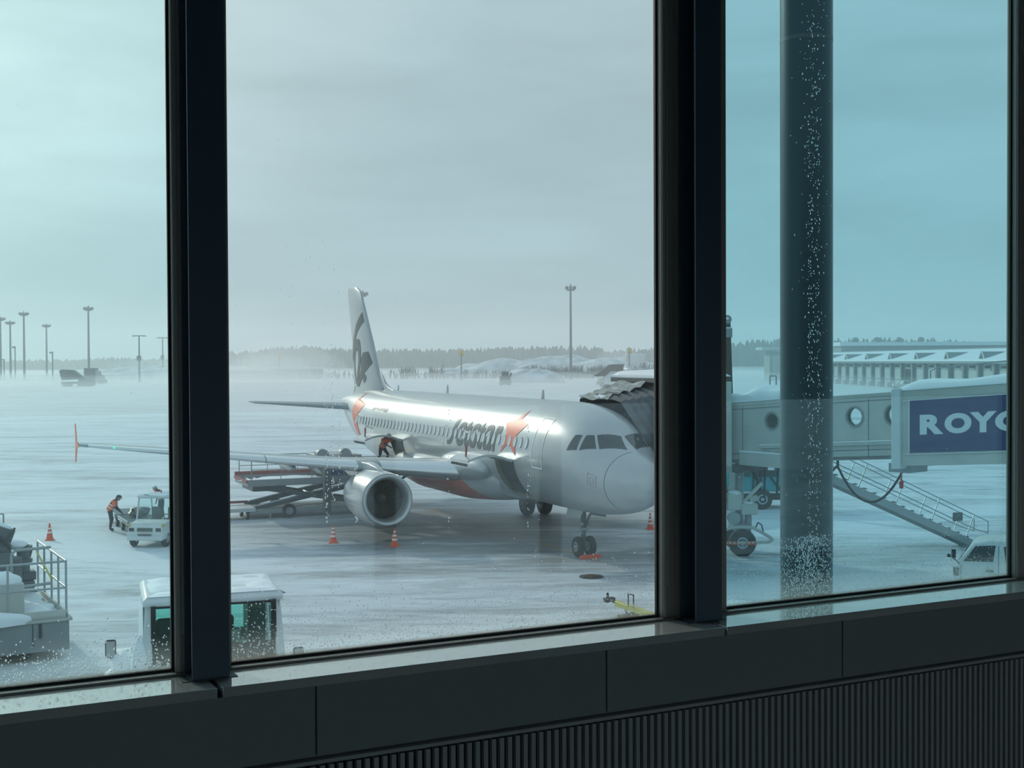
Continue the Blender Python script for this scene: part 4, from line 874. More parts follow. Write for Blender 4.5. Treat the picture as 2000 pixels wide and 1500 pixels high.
b = MB().tube([(-1.2, 2.6, 2.3), (-.95, 2.4, 1.9), (-.8, 2.8, 1.6), (-.5, 3.4, 1.9), (-.35, 3.6, 2.3)], .035).tube([(-1.4, 2.4, 3.0), (-1.1, 2.3, 2.6), (-1.0, 2.5, 2.2)], .035).tube([(-1.7, 2.3, 2.9), (-1.25, 2.2, 2.75), (-.95, 2.3, 3.1)], .03)
b.build('hoses', M['black'], t)
MB().beam((-2.9, 2.9, 3.6), (-.95, 2.6, 2.85), .34, .34).build('boom', M['dgrey'], t, bevel=.03)
MB().beam((-2.9, 2.9, 3.82), (-1.0, 2.6, 3.07), .32, .10).build('boom_snow', M['snow'], t, bevel=.04)
MB().blob((-.85, 3.2, 2.55), (.34, .30, .14), 5, .15).build('gear_snow', M['snow'], t)
MB().blob((-1.5, 3.4, 3.45), (.30, .32, .36), 5, .1).build('hose_drum', M['dgrey'], t)
MB().tube([(-.25, 3.4, 2.3), (-.12, 1.9, 1.75)], .025).build('warning_rod', M['yellow'], t)
MB().tube([(-1.5, 3.9, 3.3), (-1.0, 4.0, 3.3), (-1.0, 4.0, 2.7)], .02).build('lamp_bracket', M['galv'], t)
for s in (-5.5, -1.2):
    for y in (.35, 3.9): wheel(t, (s, y, .42), (0, -1 if y < 1 else 1, 0), .42, .28)
# ---, ground pit
t = thing('tow_bar', (3.03, 37.0, 0), -1.02, 'yellow-green aircraft tow bar end lying on the snow at the middle pane corner', 'tow bar')
MB().beam((0, 0, .32), (2.8, 0, .22), .16, .16).build('bar', M['yellow'], t, bevel=.02)
MB().beam((-.05, 0, .33), (-.42, .04, .40), .07, .07).box((-.42, .04, .36), (.16, .34, .12)).cyl((-.50, .04, .25), (-.50, .04, .55), .035).build('coupling_head', M['black'], t, bevel=.01)
MB().beam((.4, 0, .3), (.55, -.02, .06), .05, .05).tube([(.7, -.1, .35), (.7, -.1, .72), (.95, -.1, .72), (.95, -.1, .35)], .022).box((.5, .2, .1), (.2, .06, .1)).build('release_handle', M['black'], t)
MB().bb(.5, .62, -.35, .35, 0.0, .10).build('skid', M['black'], t)
t = thing('pit_cover', (2.69, 43.41, 0), 0, 'dark oval ground pit cover with snow cleared off near the nose wheel', 'pit cover')
MB().cyl((0, 0, 0), (0, 0, .03), .42, n=32).build('rim', M['dgrey'], t)
MB().cyl((0, 0, .03), (0, 0, .045), .34, n=32).build('lid', M['bronze'], t)
# ------------------------------------------------------------------ passenger boarding bridge
A_, B_ = Vector((8.12, 49.0, 0)), Vector((15.576, 40.0, 0)); DX = (B_-A_).normalized()          # along the near side face
BA = math.atan2(DX.y, DX.x)
t = thing('boarding_bridge', A_, BA, 'grey snow-topped passenger boarding bridge crossing the right pane', 'boarding bridge')
# local: x towards the terminal along the near face (y=0), y>0 is away from the camera
LB = (B_-A_).length
def zb(x): return 3.43+x*.077
def zt_(x): return 5.70+x*.077
X1 = 6.93
def tunnel(x0, x1, y0, y1, d0, d1, name, m, par, bev=.02):
    return MB().loft([[(x, y0, zb(x)+d0), (x, y1, zb(x)+d0), (x, y1, zt_(x)+d1), (x, y0, zt_(x)+d1)] for x in (x0, x1)]).build(name, m, par, bevel=bev, smooth=False)
# inner tunnel: side walls with round windows cut through, floor and roof
def wall_holes(x0, x1, y, th, holes, name, m, par):
    """side wall with round openings: outer grid of quads round each hole"""
    b = MB(); xs = [x0]
    for hx, hz, r in holes: xs += [hx-r*1.3, hx+r*1.3]
    xs.append(x1)
    for yy in (y, y+th):
        for i in range(0, len(xs)-1):
            a, c = xs[i], xs[i+1]
            if i % 2 == 0: b.add([(a, yy, zb(a)), (c, yy, zb(c)), (c, yy, zt_(c)), (a, yy, zt_(a))], [(0, 1, 2, 3)])
            else:
                hx, hz, r = holes[i//2]; n = 24; cs = []; sq = []
                for k in range(n):
                    q = 2*PI*k/n+PI/4; cx_, cz_ = math.cos(q), math.sin(q); cs.append((hx+r*cx_, yy, hz+r*cz_)); mxx = max(abs(cx_), abs(cz_)); px, pz = hx+r*1.3*cx_/mxx, cz_/mxx
                    pz = (hz+(zt_(px)-hz)*pz) if pz > 0 else (hz+(hz-zb(px))*pz); sq.append((px, yy, pz))
                b.add(sq+cs, [(k, (k+1) % n, n+(k+1) % n, n+k) for k in range(n)])
    for hx, hz, r in holes: b.cyl((hx, y, hz), (hx, y+th, hz), r, n=24, caps=False)
    return b.build(name, m, par, smooth=False)
YW = 1.75
h1 = [(2.41, 5.15, .30), (6.05, 5.42, .33), (7.6, 5.52, .33)]
wall_holes(-.75, 8.8, 0, .06, h1, 'near_wall', M['offwhite'], t)
wall_holes(-.75, 8.8, YW-.06, .06, [(2.6, 5.1, .30), (4.98, 5.34, .33), (6.62, 5.46, .33)], 'far_wall', M['offwhite'], t)
for hx, hz, r in h1: MB().lathe([(-.03, r+.05), (-.03, r), (.02, r-.01), (.02, r-.04), (-.01, r-.04)], (hx, 0, hz), (0, 1, 0), 28).build('porthole_rim', M['grey'], t)
PGL = glass_mat('porthole_glass', (.85, .92, .93), .04)
for hx, hz, r in h1: MB().cyl((hx, .03, hz), (hx, .035, hz), r-.01, n=28).build('porthole_glass', PGL, t)
tunnel(-.75, 8.0, 0, YW, 0, -2.15, 'tunnel_floor', M['grey'], t)
tunnel(-.75, 8.0, -.03, YW+.03, 2.17, .03, 'tunnel_roof', M['offwhite'], t)
b = MB()
for x0, x1, z0, z1 in ((1.9, 7.8, 4.15, 4.60), ): b.beam((x0, -.06, z0), (x1, -.06, z1), .10, .10)
b.build('cable_duct', M['offwhite'], t, bevel=.01)
MB().beam((1.9, -.07, 4.23), (7.8, -.07, 4.68), .08, .04).build('duct_snow', M['snow'], t)
b = MB()
for x in (1.0, 3.9, 5.0, 6.6): b.bb(x, x+.02, -.012, .0, zb(x)+.1, zt_(x)-.15)
for d in (.12, .35, 2.05): b.beam((-.7, -.008, zb(-.7)+d), (7.8, -.008, zb(7.8)+d), .016, .02)
b.build('panel_joint', M['dgrey'], t)
MB().bb(.9, 2.9, -.10, .25, 3.42, 3.92).build('side_box', M['offwhite'], t, bevel=.02)
MB().bb(.92, 2.9, -.11, .24, 3.92, 3.98).build('box_snow', M['snow'], t)
# outer, larger tunnel section with the advertisement
X1_ = 7.85
def otun(x0, x1, y0, y1, d0, d1, name, m, bev=.015): return tunnel(x0, x1, y0, y1, d0, d1, name, m, t, bev)
otun(X1_, 19, -.22, YW+.22, -.22, .05, 'outer_tunnel', M['offwhite'])
MB().loft([[(x, -.34, zb(x)-.32), (x, YW+.3, zb(x)-.32), (x, YW+.3, zt_(x)+.13), (x, -.34, zt_(x)+.13)] for x in (X1_-.12, X1_+.22)]).build('end_collar', M['white'], t, bevel=.03, smooth=False)
MB().bb(X1_-.5, X1_+.3, .1, 1.2, zb(7)-.40, zb(7)-.1).build('under_frame', M['grey'], t)
ad = MB().loft([[(x, -.26, zb(x)+.22), (x, -.22, zb(x)+.22), (x, -.22, zt_(x)-.30), (x, -.26, zt_(x)-.30)] for x in (X1_+.56, 17.5)]).build('sign_panel', M['navy'], t, smooth=False)
ad['label'] = 'navy advertising panel with pale capital letters'
b = MB()
for d0 in (.19, 1.99): b.beam((X1_+.3, -.27, zb(X1_)+d0), (17.6, -.27, zb(17.6)+d0), .03, .03)
b.bb(X1_+.51, X1_+.55, -.28, -.24, zb(8)+.2, zb(8)+2.0).build('sign_frame', M['white'], ad)
def sgn(ch, x0, x1, z0, z1):
    bm = textbm(ch, .055)
    for v in bm.verts:
        x = x0+(x1-x0)*v.co.x; z = z0+(z1-z0)*v.co.y+(x-x0)*.077; v.co = Vector((x, -.266, z))
    r = bmesh.ops.extrude_face_region(bm, geom=bm.faces); bmesh.ops.translate(bm, verts=[e for e in r['geom'] if isinstance(e, bmesh.types.BMVert)], vec=(0, -.012, 0))
    for f_ in bm.faces: f_.smooth = False
    me = bpy.data.meshes.new('letter'); bm.to_mesh(me); bm.free(); me.materials.append(M['signwhite']); o = bpy.data.objects.new('letter', me); COL.objects.link(o); o.parent = ad
for ch, x0, x1 in (('R', 8.79, 9.66), ('O', 9.70, 10.66), ('Y', 10.60, 11.52), ('C', 11.47, 12.38), ('E', 12.5, 13.2)): sgn(ch, x0, x1, 4.91+.077*(x0-8.79), 5.57+.077*(x0-8.79))
# snow lying on the roofs
def roof_snow(x0, x1, y0, y1, hf, name):
    rings = []; n = 26
    for i in range(n+1):
        x = x0+(x1-x0)*i/n; h_ = max(.02, hf(x)*min(1, i/2.0, (n-i)/1.5)+.0); z = zt_(x)+.04
        rings.append([(x, y0-.04, z), (x, y0-.02, z+h_*.6), (x, y0+.15, z+h_*.92), (x, (y0+y1)/2, z+h_*1.05), (x, y1-.15, z+h_*.9), (x, y1+.02, z+h_*.5), (x, y1+.03, z)])
    MB().loft(rings).build(name, M['snow'], t, angle=80)
roof_snow(-.7, 3.2, 0, YW, lambda x: .34+.22*math.exp(-((x-1.9)/.8)**2)+.05*math.sin(5*x), 'roof_snow')
roof_snow(X1_-.1, 19, -.22, YW+.22, lambda x: .30+.05*math.sin(1.7*x)+.08*math.exp(-((x-8.1)/.35)**2), 'roof_snow')
rl = MB()
for x in (1.35, 1.95): rl.tube([(x, 1.2, zt_(x)), (x, 1.2, zt_(x)+1.0), (x+.3, 1.2, zt_(x)+1.0), (x+.3, 1.2, zt_(x))], .025)
rl.build('roof_hoop', M['galv'], t)
rl = MB(); rl.tube([(8.2, 1.3, zt_(8)), (8.2, 1.3, zt_(8)+.70), (8.4, 1.3, zt_(8)+.80), (11.5, 1.3, zt_(11)+.85)], .025).tube([(8.9, 1.3, zt_(9)), (8.9, 1.3, zt_(9)+.8)], .02).tube([(11.0, 1.3, zt_(11)), (11.0, 1.3, zt_(11)+.85)], .02)
rl.build('roof_rail', M['galv'], t)
# hanging cables and hook
b = MB(); pts = []
for i in range(13):
    u_ = i/12; pts.append((4.9+2.75*u_, .6, 3.72-.0*u_-1.25*(1-(2*u_-1)**2)-.15*(1-u_)))
b.tube(pts, .04); pts = [(4.9-.9*u_, .6, 3.60-1.2*u_**1.3) for u_ in [i/8 for i in range(9)]]; b.tube(pts, .045)
b.tube([(4.9, .6, 3.55), (4.9, .6, zb(4.9))], .05).build('hanging_cable', M['black'], t)
MB().tube([(7.65, .4, zb(7.6)), (7.65, .4, 3.25)], .025).cyl((7.65, .4, 3.0), (7.65, .4, 3.25), .07).build('lifting_hook', M['red'], t)
# wheel bogie under the inner tunnel
bg = thing('drive_unit', (A_*0), 0, None, None); bg.parent = t; bg.location = (0, 0, 0)
Rt = Matrix.Rotation(-BA, 3, 'Z')
def L3(x, y, z): v = Rt @ (Vector((x, y, 0))-A_); return Vector((v.x, v.y, z))
wc = L3(8.70, 48.0, .50)
wx = Rt @ Vector((-.05, -1, 0)); wy = Rt @ Vector((1, -.05, 0))
wheel(bg, wc, wx, .52, .36, hubr=.42); wheel(bg, wc-wx*1.5, wx, .52, .36, hubr=.42)
k = lambda dx, dy, z: wc*1.0+wy*dx-wx*dy+Vector((0, 0, z-wc.z))
MB().tube([k(-.95, -.3, .95), k(-.35, -.3, 1.12), k(.35, -.3, 1.12), k(.95, -.3, .78), k(1.10, -.3, .66), k(.95, -.3, .55)], .06, 8).tube([k(-1.0, -.3, .52), k(.95, -.3, .55)], .05, 8).build('bogie_guard', M['offwhite'], bg)
g_ = MB()
for dx in (-.55, -.40, -.25, .15, .30, .45): g_.box(k(dx, -.3, .52), (.09, .12, .12), BA*0)
g_.build('guard_stripes', M['orange'], bg)
MB().box(k(0, .75, 1.05), (.6, 1.6, .3), -BA).cyl(k(0, .75, 1.1), k(0, .75, 3.6), .16, n=16).cyl(k(-.75, .75, 1.1), k(-.75, .75, 3.6), .11, n=16).cyl(k(.25, .2, 1.1), k(.25, .2, 1.7), .14, n=14).build('lift_column', M['grey'], bg, bevel=.02)
MB().box(k(-.30, .05, 2.05), (.55, .45, .62), -BA).box(k(.25, .0, 1.78), (.62, .42, .42), -BA).build('control_box', M['offwhite'], bg, bevel=.04)
MB().cyl(k(-.30, -.1, 1.42), k(-.30, .35, 1.42), .24, n=20).cyl(k(-.75, -.1, 1.9), k(-.75, .2, 1.9), .2, n=18).build('drive_motor', M['galv'], bg)
MB().beam(k(.05, .1, 2.0), k(.75, .1, 2.75), .12, .12).cyl(k(.3, .1, 2.1), k(.6, .1, 2.2), .12).build('strut', M['offwhite'], bg)
MB().tube([k(-.7, .2, 3.3), k(-.1, .2, 3.15), k(.35, .2, 3.3), k(.62, .2, 2.8), k(.55, .2, 2.4), k(.75, .2, 2.5)], .06, 8).tube([k(.9, .3, 3.4), k(.88, .3, 2.2)], .04).tube([k(1.4, .3, 3.4), k(1.35, .3, 2.3)], .04).tube([k(.42, -.3, 1.02), k(.55, -.3, 1.30), k(.68, -.3, 1.22), k(.76, -.3, .90)], .025).build('hydraulic_hoses', M['black'], bg)
MB().box(k(-.15, .7, 3.28), (2.4, .4, .25), -BA).build('cross_beam', M['dgrey'], bg, bevel=.03)
MB().blob(k(-.30, .05, 2.38), (.26, .24, .10), 3, .2).blob(k(.25, 0, 2.01), (.26, .2, .05), 5, .2).build('box_snow', M['snow'], bg)
# cab with folded canopy against the aircraft door
cb = thing('bridge_cab', (0, 0, 0), 0, None, None); cb.parent = t
def c3(a, s, z): v = AO+Matrix.Rotation(HD, 3, 'Z') @ Vector((a, s, 0)); return L3(v.x, v.y, z)
# canopy: accordion folds sweeping over the fuselage, each fold an arch
rings = []; NF = 19
for i in range(NF):
    u_ = i/(NF-1); zig = .10 if i % 2 else -.04; s_ = -.75-3.0*u_
    ring = []
    for (a, z) in ((2.15, 3.3), (2.15, 4.0), (2.2+.1*u_, 4.75+.25*u_), (2.75, 5.35+.35*u_), (3.5, 5.90+.42*u_), (4.6, 6.05+.55*u_), (5.8, 6.05+.55*u_), (6.9, 5.95+.45*u_), (7.2, 5.3), (7.2, 3.3)):
        cz = 4.6; k_ = 1+zig*.5; ring.append(c3(4.7+(a-4.7)*k_-(1-u_)*0, s_-(.0 if z > 5 else 1.1*(5-z)/1.7*(1-u_)), cz+(z-cz)*k_))
    rings.append(ring)
MB().loft(rings, closed=False, caps=False).build('canopy_bellows', M['fabric_grey'], cb, smooth=False)
# frosted pleats lying on the top
rings = []
for i in range(15):
    u_ = i/14; a = 4.4+3.0*u_*.8; ring = []
    for j in range(9):
        v_ = j/8; s_ = -.65-1.9*v_; zig = .07 if (j % 2) else -.03; ring.append(c3(a, s_, 5.98+.62*v_-.0*u_+zig+.05*math.sin(9*u_+j)))
    rings.append(ring)
MB().loft(rings, closed=False, caps=False).build('frosted_pleats', M['frostbellow'], cb, smooth=False)
MB().loft([[c3(a, s_, z) for s_, z in ((-2.35, 6.58), (-2.35, 6.74), (-5.2, 6.82), (-5.2, 6.62))] for a in (3.1, 7.3)]).build('cab_roof', M['dgrey'], cb, smooth=False)
MB().loft([[c3(a, s_, z) for s_, z in ((-2.2-.25*e, 6.74), (-2.15-.3*e, 6.84), (-2.5, 6.74+.26*e), (-5.0, 6.82+.28*e), (-5.25, 6.8))] for a, e in ((3.0, .3), (3.4, .9), (4.5, 1.0), (5.7, .9), (6.8, 1), (7.3, .5))]).build('cab_roof_snow', M['snow'], cb, angle=80)
MB().loft([[c3(a, s_, z) for s_, z in ((-3.7, 3.35), (-3.7, 6.6), (-5.2, 6.6), (-5.2, 3.35))] for a in (2.9, 7.2)]).build('cab_body', M['offwhite'], cb, bevel=.03, smooth=False)
MB().loft([[c3(a, s_, z) for s_, z in ((-1.95, 3.15), (-1.95, 3.38), (-5.2, 3.38), (-5.2, 3.15))] for a in (2.9, 7.2)]).build('cab_floor', M['grey'], cb, smooth=False)
b = MB()
for i in range(16):
    rn = random.Random(i); b.blob(c3(4.3+rn.random()*2.4, -.75-rn.random()*.35, 6.0+rn.random()*.06), (.18, .16, .08), i, .2, 10, 6)
b.build('canopy_snow', M['snow'], cb)
# service stairs behind the tunnel
P0, P1 = Vector((11.4, 46.9, 3.35)), Vector((18.45, 50.0, .10)); dd = (P1-P0); hd_ = Vector((dd.x, dd.y, 0)).normalized(); sd_ = Vector((-hd_.y, hd_.x, 0))
s = thing('service_stairs', (0, 0, 0), 0, 'grey metal service stairs with thin railings sloping down behind the bridge', 'stairs')
for k_ in (0, .75):
    MB().beam(P0+sd_*k_+Vector((0, 0, -.14)), P1+sd_*k_+Vector((0, 0, -.10)), .05, .28).build('stringer', M['galv'], s)
nst = 17; b = MB()
for i in range(nst):
    p = P0+dd*((i+.5)/nst)+sd_*.375; R3 = Matrix((hd_, sd_, Vector((0, 0, 1)))).transposed(); b.box(p+Vector((0, 0, .05)), (.26, .72, .035), rot=R3)
b.build('treads', M['dgrey'], s)
b = MB()
for i in range(nst):
    p = P0+dd*((i+.5)/nst)+sd_*.375; b.box(p+Vector((0, 0, .085)), (.22, .6, .035), rot=R3)
b.build('tread_snow', M['snow'], s)
for k_ in (0, .75):
    b = MB(); U = hd_*.42+Vector((0, 0, .88)); m_ = U*.48; e1 = P1+sd_*k_-dd*.06; s0 = P0+sd_*k_
    b.tube([s0+U, e1+U+dd*.06, e1+U+dd*.06-Vector((0, 0, .46)), e1+m_, s0+m_], .02)
    for i in range(5): p = s0+(e1-s0)*(i/4.15); b.tube([p, p+U], .02)
    b.build('railing', M['galv'], s)
MB().box(P1-dd*.16-sd_*.1+Vector((0, 0, .65)), (.42, .12, .34), .3).build('notice_box', M['dgrey'], s, bevel=.04)
MB().cyl(P0+sd_*.1-Vector((0, 0, 0)), P0+sd_*.1+Vector((0, 0, .35)), .06).box(P0+sd_*.37-hd_*.55+Vector((0, 0, -.02)), (1.3, 1.1, .08), rot=R3).build('landing', M['galv'], s)
# ------------------------------------------------------------------ white van
t = thing('van', (13.2, 37.8, 0), -.42, 'white van facing left, cut by the right window frame', 'van')
prof = [(0, .45), (-.02, .95), (.04, 1.30), (.40, 1.82), (.55, 1.95), (1.0, 2.03), (4.6, 2.04), (4.75, 1.7), (4.78, .45)]
MB().prism([(x, z) for x, z in prof], -.0, 1.69, lambda p, q, d: (p, d+((q-1.1)*.09 if q > 1.1 and d < .5 else (-(q-1.1)*.09 if q > 1.1 else 0)), q)).build('body', M['white'], t, bevel=.05)
def vs_(x, z): return (x, (z-1.1)*.09-.012 if z > 1.1 else -.012, z)
for nm, pl in (('side_window', [(.24, 1.40), (.58, 1.86), (1.14, 1.90), (1.06, 1.42)]), ('side_window', [(1.36, 1.88), (2.5, 1.90), (2.5, 1.22), (1.62, 1.22), (1.42, 1.42)])):
    MB().add([vs_(*p) for p in pl], [tuple(range(len(pl)))]).build(nm, M['cabglass'], t, smooth=False)
MB().add([(.06, .12, 1.34), (.06, 1.57, 1.34), (.40, 1.52, 1.80), (.40, .17, 1.80)], [(0, 1, 2, 3)]).build('windscreen', M['cabglass'], t, smooth=False).location = (-.012, 0, .012)
b = MB()
for pl in ([(1.22, .5), (1.22, 1.9)], [(2.65, .5), (2.65, 1.9)], [(.16, .7), (.18, 1.3)]): b.cyl(vs_(*pl[0]), vs_(*pl[1]), .008, n=6)
b.build('door_seam', M['dgrey'], t)
MB().bb(.88, 1.08, -.05, -.01, 1.12, 1.18).bb(1.34, 1.42, -.05, -.01, .92, 1.06).build('door_handle', M['black'], t, bevel=.01)
MB().tube([(.12, -.0, 1.32), (.04, -.1, 1.44), (-.02, -.12, 1.46), (.0, -.14, 1.55)], .018).bb(-.08, .04, -.20, -.12, 1.50, 1.76).bb(-.20, -.10, -.18, -.12, 1.52, 1.62).build('mirror', M['black'], t, bevel=.02)
MB().bb(-.05, .12, -.0, .25, .95, 1.2).build('headlamp', M['cabglass'], t, bevel=.02)
for x in (.85, 3.6):
    for y, s_ in ((.08, -1), (1.6, 1)): wheel(t, (x, y, .32), (0, s_, 0), .32, .2)
# ------------------------------------------------------------------ teal service truck behind the bridge legs
t = thing('service_truck', (10.2, 62.9, 0), .0, 'teal high-lift truck standing behind the bridge legs', 'truck')
MB().bb(.95, 3.9, .0, 2.2, .85, 2.55).bb(.95, 3.95, .05, 2.15, 2.55, 2.75).build('cab', M['teal'], t, bevel=.10)
MB().bb(-1.6, .55, .0, 2.2, 1.15, 2.35).build('pump_box', M['teal'], t, bevel=.05)
for nm, x0, x1 in (('rear_window', 1.12, 1.62), ('side_window', 1.82, 2.95), ): MB().bb(x0, x1, -.02, .0, 1.62, 2.45).build(nm, M['cabglass'], t, bevel=.02)
MB().add([(2.35, -.03, 1.95), (2.80, -.03, 1.95), (2.76, -.03, 2.38), (2.35, -.03, 2.38)], [(0, 1, 2, 3)]).build('window_view', M['snow'], t, smooth=False)
MB().bb(1.0, 3.9, -.03, 0, .80, .90).build('pale_stripe', M['white'], t)
MB().bb(-2, 4.2, .1, 2.1, .45, .85).build('chassis', M['black'], t, bevel=.03)
MB().tube([(1.75, -.08, .9), (1.75, -.08, 2.4)], .05).tube([(2.6, -.08, 1.6), (3.3, -.08, .7)], .05).tube([(2.1, -.1, .9), (2.1, -.1, 1.9)], .06).build('ladder_rails', M['black'], t)
MB().bb(.55, .95, .3, 1.8, .7, 2.3).build('pump_column', M['offwhite'], t, bevel=.04)
MB().bb(-1.45, -1.2, -.03, 0, 1.55, 1.9).build('gauge_panel', M['grey'], t)
for x in (-1.0, 2.2):
    for y, s_ in ((.05, -1), (2.1, 1)): wheel(t, (x, y, .5), (0, s_, 0), .5, .3)
bm_ = MB().loft([[(x0, y, z) for x0, y in ((xa, .6), (xb, .6), (xb, 1.0), (xa, 1.0))] for xa, xb, z in ((.72, 1.0, 2.3), (.55, .85, 6.0), (.45, .76, 8.9), (.40, .74, 9.35))]).build('boom', M['bronze'], t, bevel=.02)
MB().cyl((.57, .55, 9.45), (.57, 1.05, 9.45), .22, n=24).build('boom_head', M['grey'], bm_)
MB().cyl((.57, .50, 9.5), (.57, .53, 9.5), .07, n=16).build('pin', M['snow'], bm_)
MB().bb(.15, .82, .52, 1.08, 8.55, 9.0).build('boom_collar', M['grey'], bm_, bevel=.02)
MB().bb(.15, .82, .52, 1.08, 9.0, 9.06).build('collar_snow', M['snow'], bm_)

# ------------------------------------------------------------------ far field
# light masts
def mast(loc, H_, label, kind, first={}):
    key = kind
    if key in first: o = dup(first[key][0], None, loc, random.uniform(0, .3), label); o.scale = (1, 1, H_/first[key][1]); return o
    nm, grp = {'high': ('floodlight_mast', 'tall floodlight masts along the apron edge'), 'tee': ('lamp_post', 'thin T-shaped lamp posts beyond the apron'), 'sign': ('sign_post', 'posts with small yellow boards at the apron edge'), 'small': ('utility_pole', 'short slim poles beyond the fence')}[kind]
    t = thing(nm, loc, 0, label, {'high': 'light mast', 'tee': 'lamp post', 'sign': 'sign post', 'small': 'pole'}[kind], grp); first[key] = (t, H_)
    if kind == 'high':
        MB().cyl((0, 0, 0), (0, 0, H_-1.2), .55, .38, 12).build('pole', M['dgrey'], t)
        MB().cyl((0, 0, H_-2.3), (0, 0, H_-1.9), 1.5, 1.5, 12).cyl((0, 0, H_-1.9), (0, 0, H_), .25).tube([(-1.6, 0, H_-2), (-1.7, 0, H_-.3)], .08).tube([(1.6, 0, H_-2), (1.7, 0, H_-.3)], .08).build('lamp_gallery', M['dgrey'], t)
        for k in range(6):
            q = k*PI/3+.3; MB().box((1.75*math.cos(q), 1.75*math.sin(q), H_-1.3), (.9, 1.1, 1.0), q).build('floodlight', M['dgrey'], t)
    elif kind == 'tee':
        MB().cyl((0, 0, 0), (0, 0, H_), .35, .25, 10).build('pole', M['dgrey'], t)
        MB().beam((-2.2, 0, H_), (2.2, 0, H_), .35, .35).build('cross_arm', M['dgrey'], t)
        for s in (-1, 1): MB().box((s*2.1, 0, H_-.1), (1.1, .6, .3)).build('lamp', M['dgrey'], t)
        MB().box((0, -.4, H_*.52), (1.5, .7, 1.9)).build('switch_box', M['dgrey'], t)
    elif kind == 'sign':
        MB().cyl((0, 0, 0), (0, 0, H_-1), .22, n=8).build('pole', M['dgrey'], t)
        MB().box((0, 0, H_-1), (2.1, .3, 1.9)).build('board', M['yellow_lamp'], t, bevel=.1)
        MB().box((0, 0, H_+.2), (.4, .25, .5)).build('lamp', M['yellow_lamp'], t)
    else:
        MB().cyl((0, 0, 0), (0, 0, H_), .30, n=8).build('pole', M['dgrey'], t); MB().box((-.7, 0, H_-.5), (1.2, .4, .8)).build('fitting', M['dgrey'], t)
    return t
def hgt(y_top, D): return EYE+(705.5-y_top)/2479*D
mast((-185.3, 556, 0), hgt(598, 556)+1, 'tall floodlight mast, rightmost high one in the left pane', 'high')
mast((-217.4, 566, 0), hgt(608, 566)+1, 'tall floodlight mast, second high one from the left edge', 'high')
mast((-233, 590, 0), hgt(626, 590)+1, 'slightly lower floodlight mast between the two leftmost tall ones', 'high')
mast((-222.3, 552, 0), hgt(618, 552)+1, 'floodlight mast cut by the left edge of the photo', 'high')
mast((23.45, 505, 0), hgt(561, 505)+1, 'tall lone floodlight mast above the nose of the airliner', 'high')
mast((-62.3, 532, 0), hgt(571, 532)+1, 'floodlight mast half hidden behind the tail fin', 'high')
mast((-240, 655, 0), hgt(632, 655)+1, 'floodlight mast standing behind the dump truck in blowing snow', 'high')
mast((-140, 477, 0), hgt(653, 477), 'thin T-shaped lamp post right of the two plough vehicles', 'tee')
mast((-165, 600, 0), hgt(657, 600), 'fainter T-shaped lamp post beside the left post', 'tee')
mast((-89, 486, 0), hgt(690, 486), 'post with a yellow board seen left of the tail fin', 'sign')
mast((-19.1, 479, 0), hgt(684, 479), 'post with a yellow board above the middle of the fuselage', 'sign')
mast((44.8, 485, 0), hgt(681, 485), 'post with a yellow board near the distant airliner tail', 'sign')
mast((-225, 575, 0), hgt(672, 575), 'short pole between the leftmost masts', 'small')
mast((-199, 550, 0), hgt(683, 550), 'short pole just behind the dump truck', 'small')
mast((-232, 580, 0), hgt(697, 580), 'lowest short pole near the left edge', 'small')
# snow plough lorries and blower
def lorry(name, loc, rz, label, cat, body):
    t = thing(name, loc, rz, label, cat)
    for nm, m_, fn in body: fn(MB()).build(nm, M[m_], t, bevel=.06)
    return t
t = lorry('dump_truck', (-137.5, 404, 0), .05, 'dark dump truck with raised tipping body in drifting snow', 'truck', [
    ('chassis', 'dgrey', lambda b: b.bb(-5.6, 2.5, -1.2, 1.2, .8, 1.5)),
    ('tipping_body', 'dgrey', lambda b: b.prism([(-6.2, 5.0), (-5.4, 5.4), (-1.8, 5.2), (2.0, 2.1), (-1.2, 2.2), (-5.4, 2.0)], -1.3, 1.3, lambda p, q, d: (p, d, q))),
    ('cab', 'grey', lambda b: b.bb(2.3, 4.5, -1.2, 1.2, .9, 2.9)),
    ('snow_blade', 'dgrey', lambda b: b.prism([(-.5, .1), (4.6, .1), (5.3, .6), (5.2, 1.6), (4.2, 2.1), (0, 2.2)], -1.7, -1.2, lambda p, q, d: (p, d, q)))])
for x in (-4.8, -3.2, 3.0):
    for s in (-1, 1): wheel(t, (x, s*1.05, .6), (0, s, 0), .6, .4)
t = lorry('plough_truck', (-149.5, 455, 0), -.2, 'boxy snow truck facing right in the white-out beside the dump truck', 'truck', [
    ('box_body', 'dgrey', lambda b: b.bb(-3.6, .6, -1.3, 1.3, 1.4, 5.6)), ('cab', 'grey', lambda b: b.prism([(.7, 1.0), (.7, 4.8), (1.6, 4.6), (2.1, 3.2), (3.3, 2.9), (3.4, 1.0)], -1.2, 1.2, lambda p, q, d: (p, d, q))), ('plough_blade', 'dgrey', lambda b: b.bb(3.5, 3.9, -1.7, 1.7, .1, 1.5)), ('chassis', 'black', lambda b: b.bb(-3.5, 3.3, -1, 1, .7, 1.3))])
for x in (-2.4, 2.0):
    for s in (-1, 1): wheel(t, (x, s*1.05, .6), (0, s, 0), .6, .4)
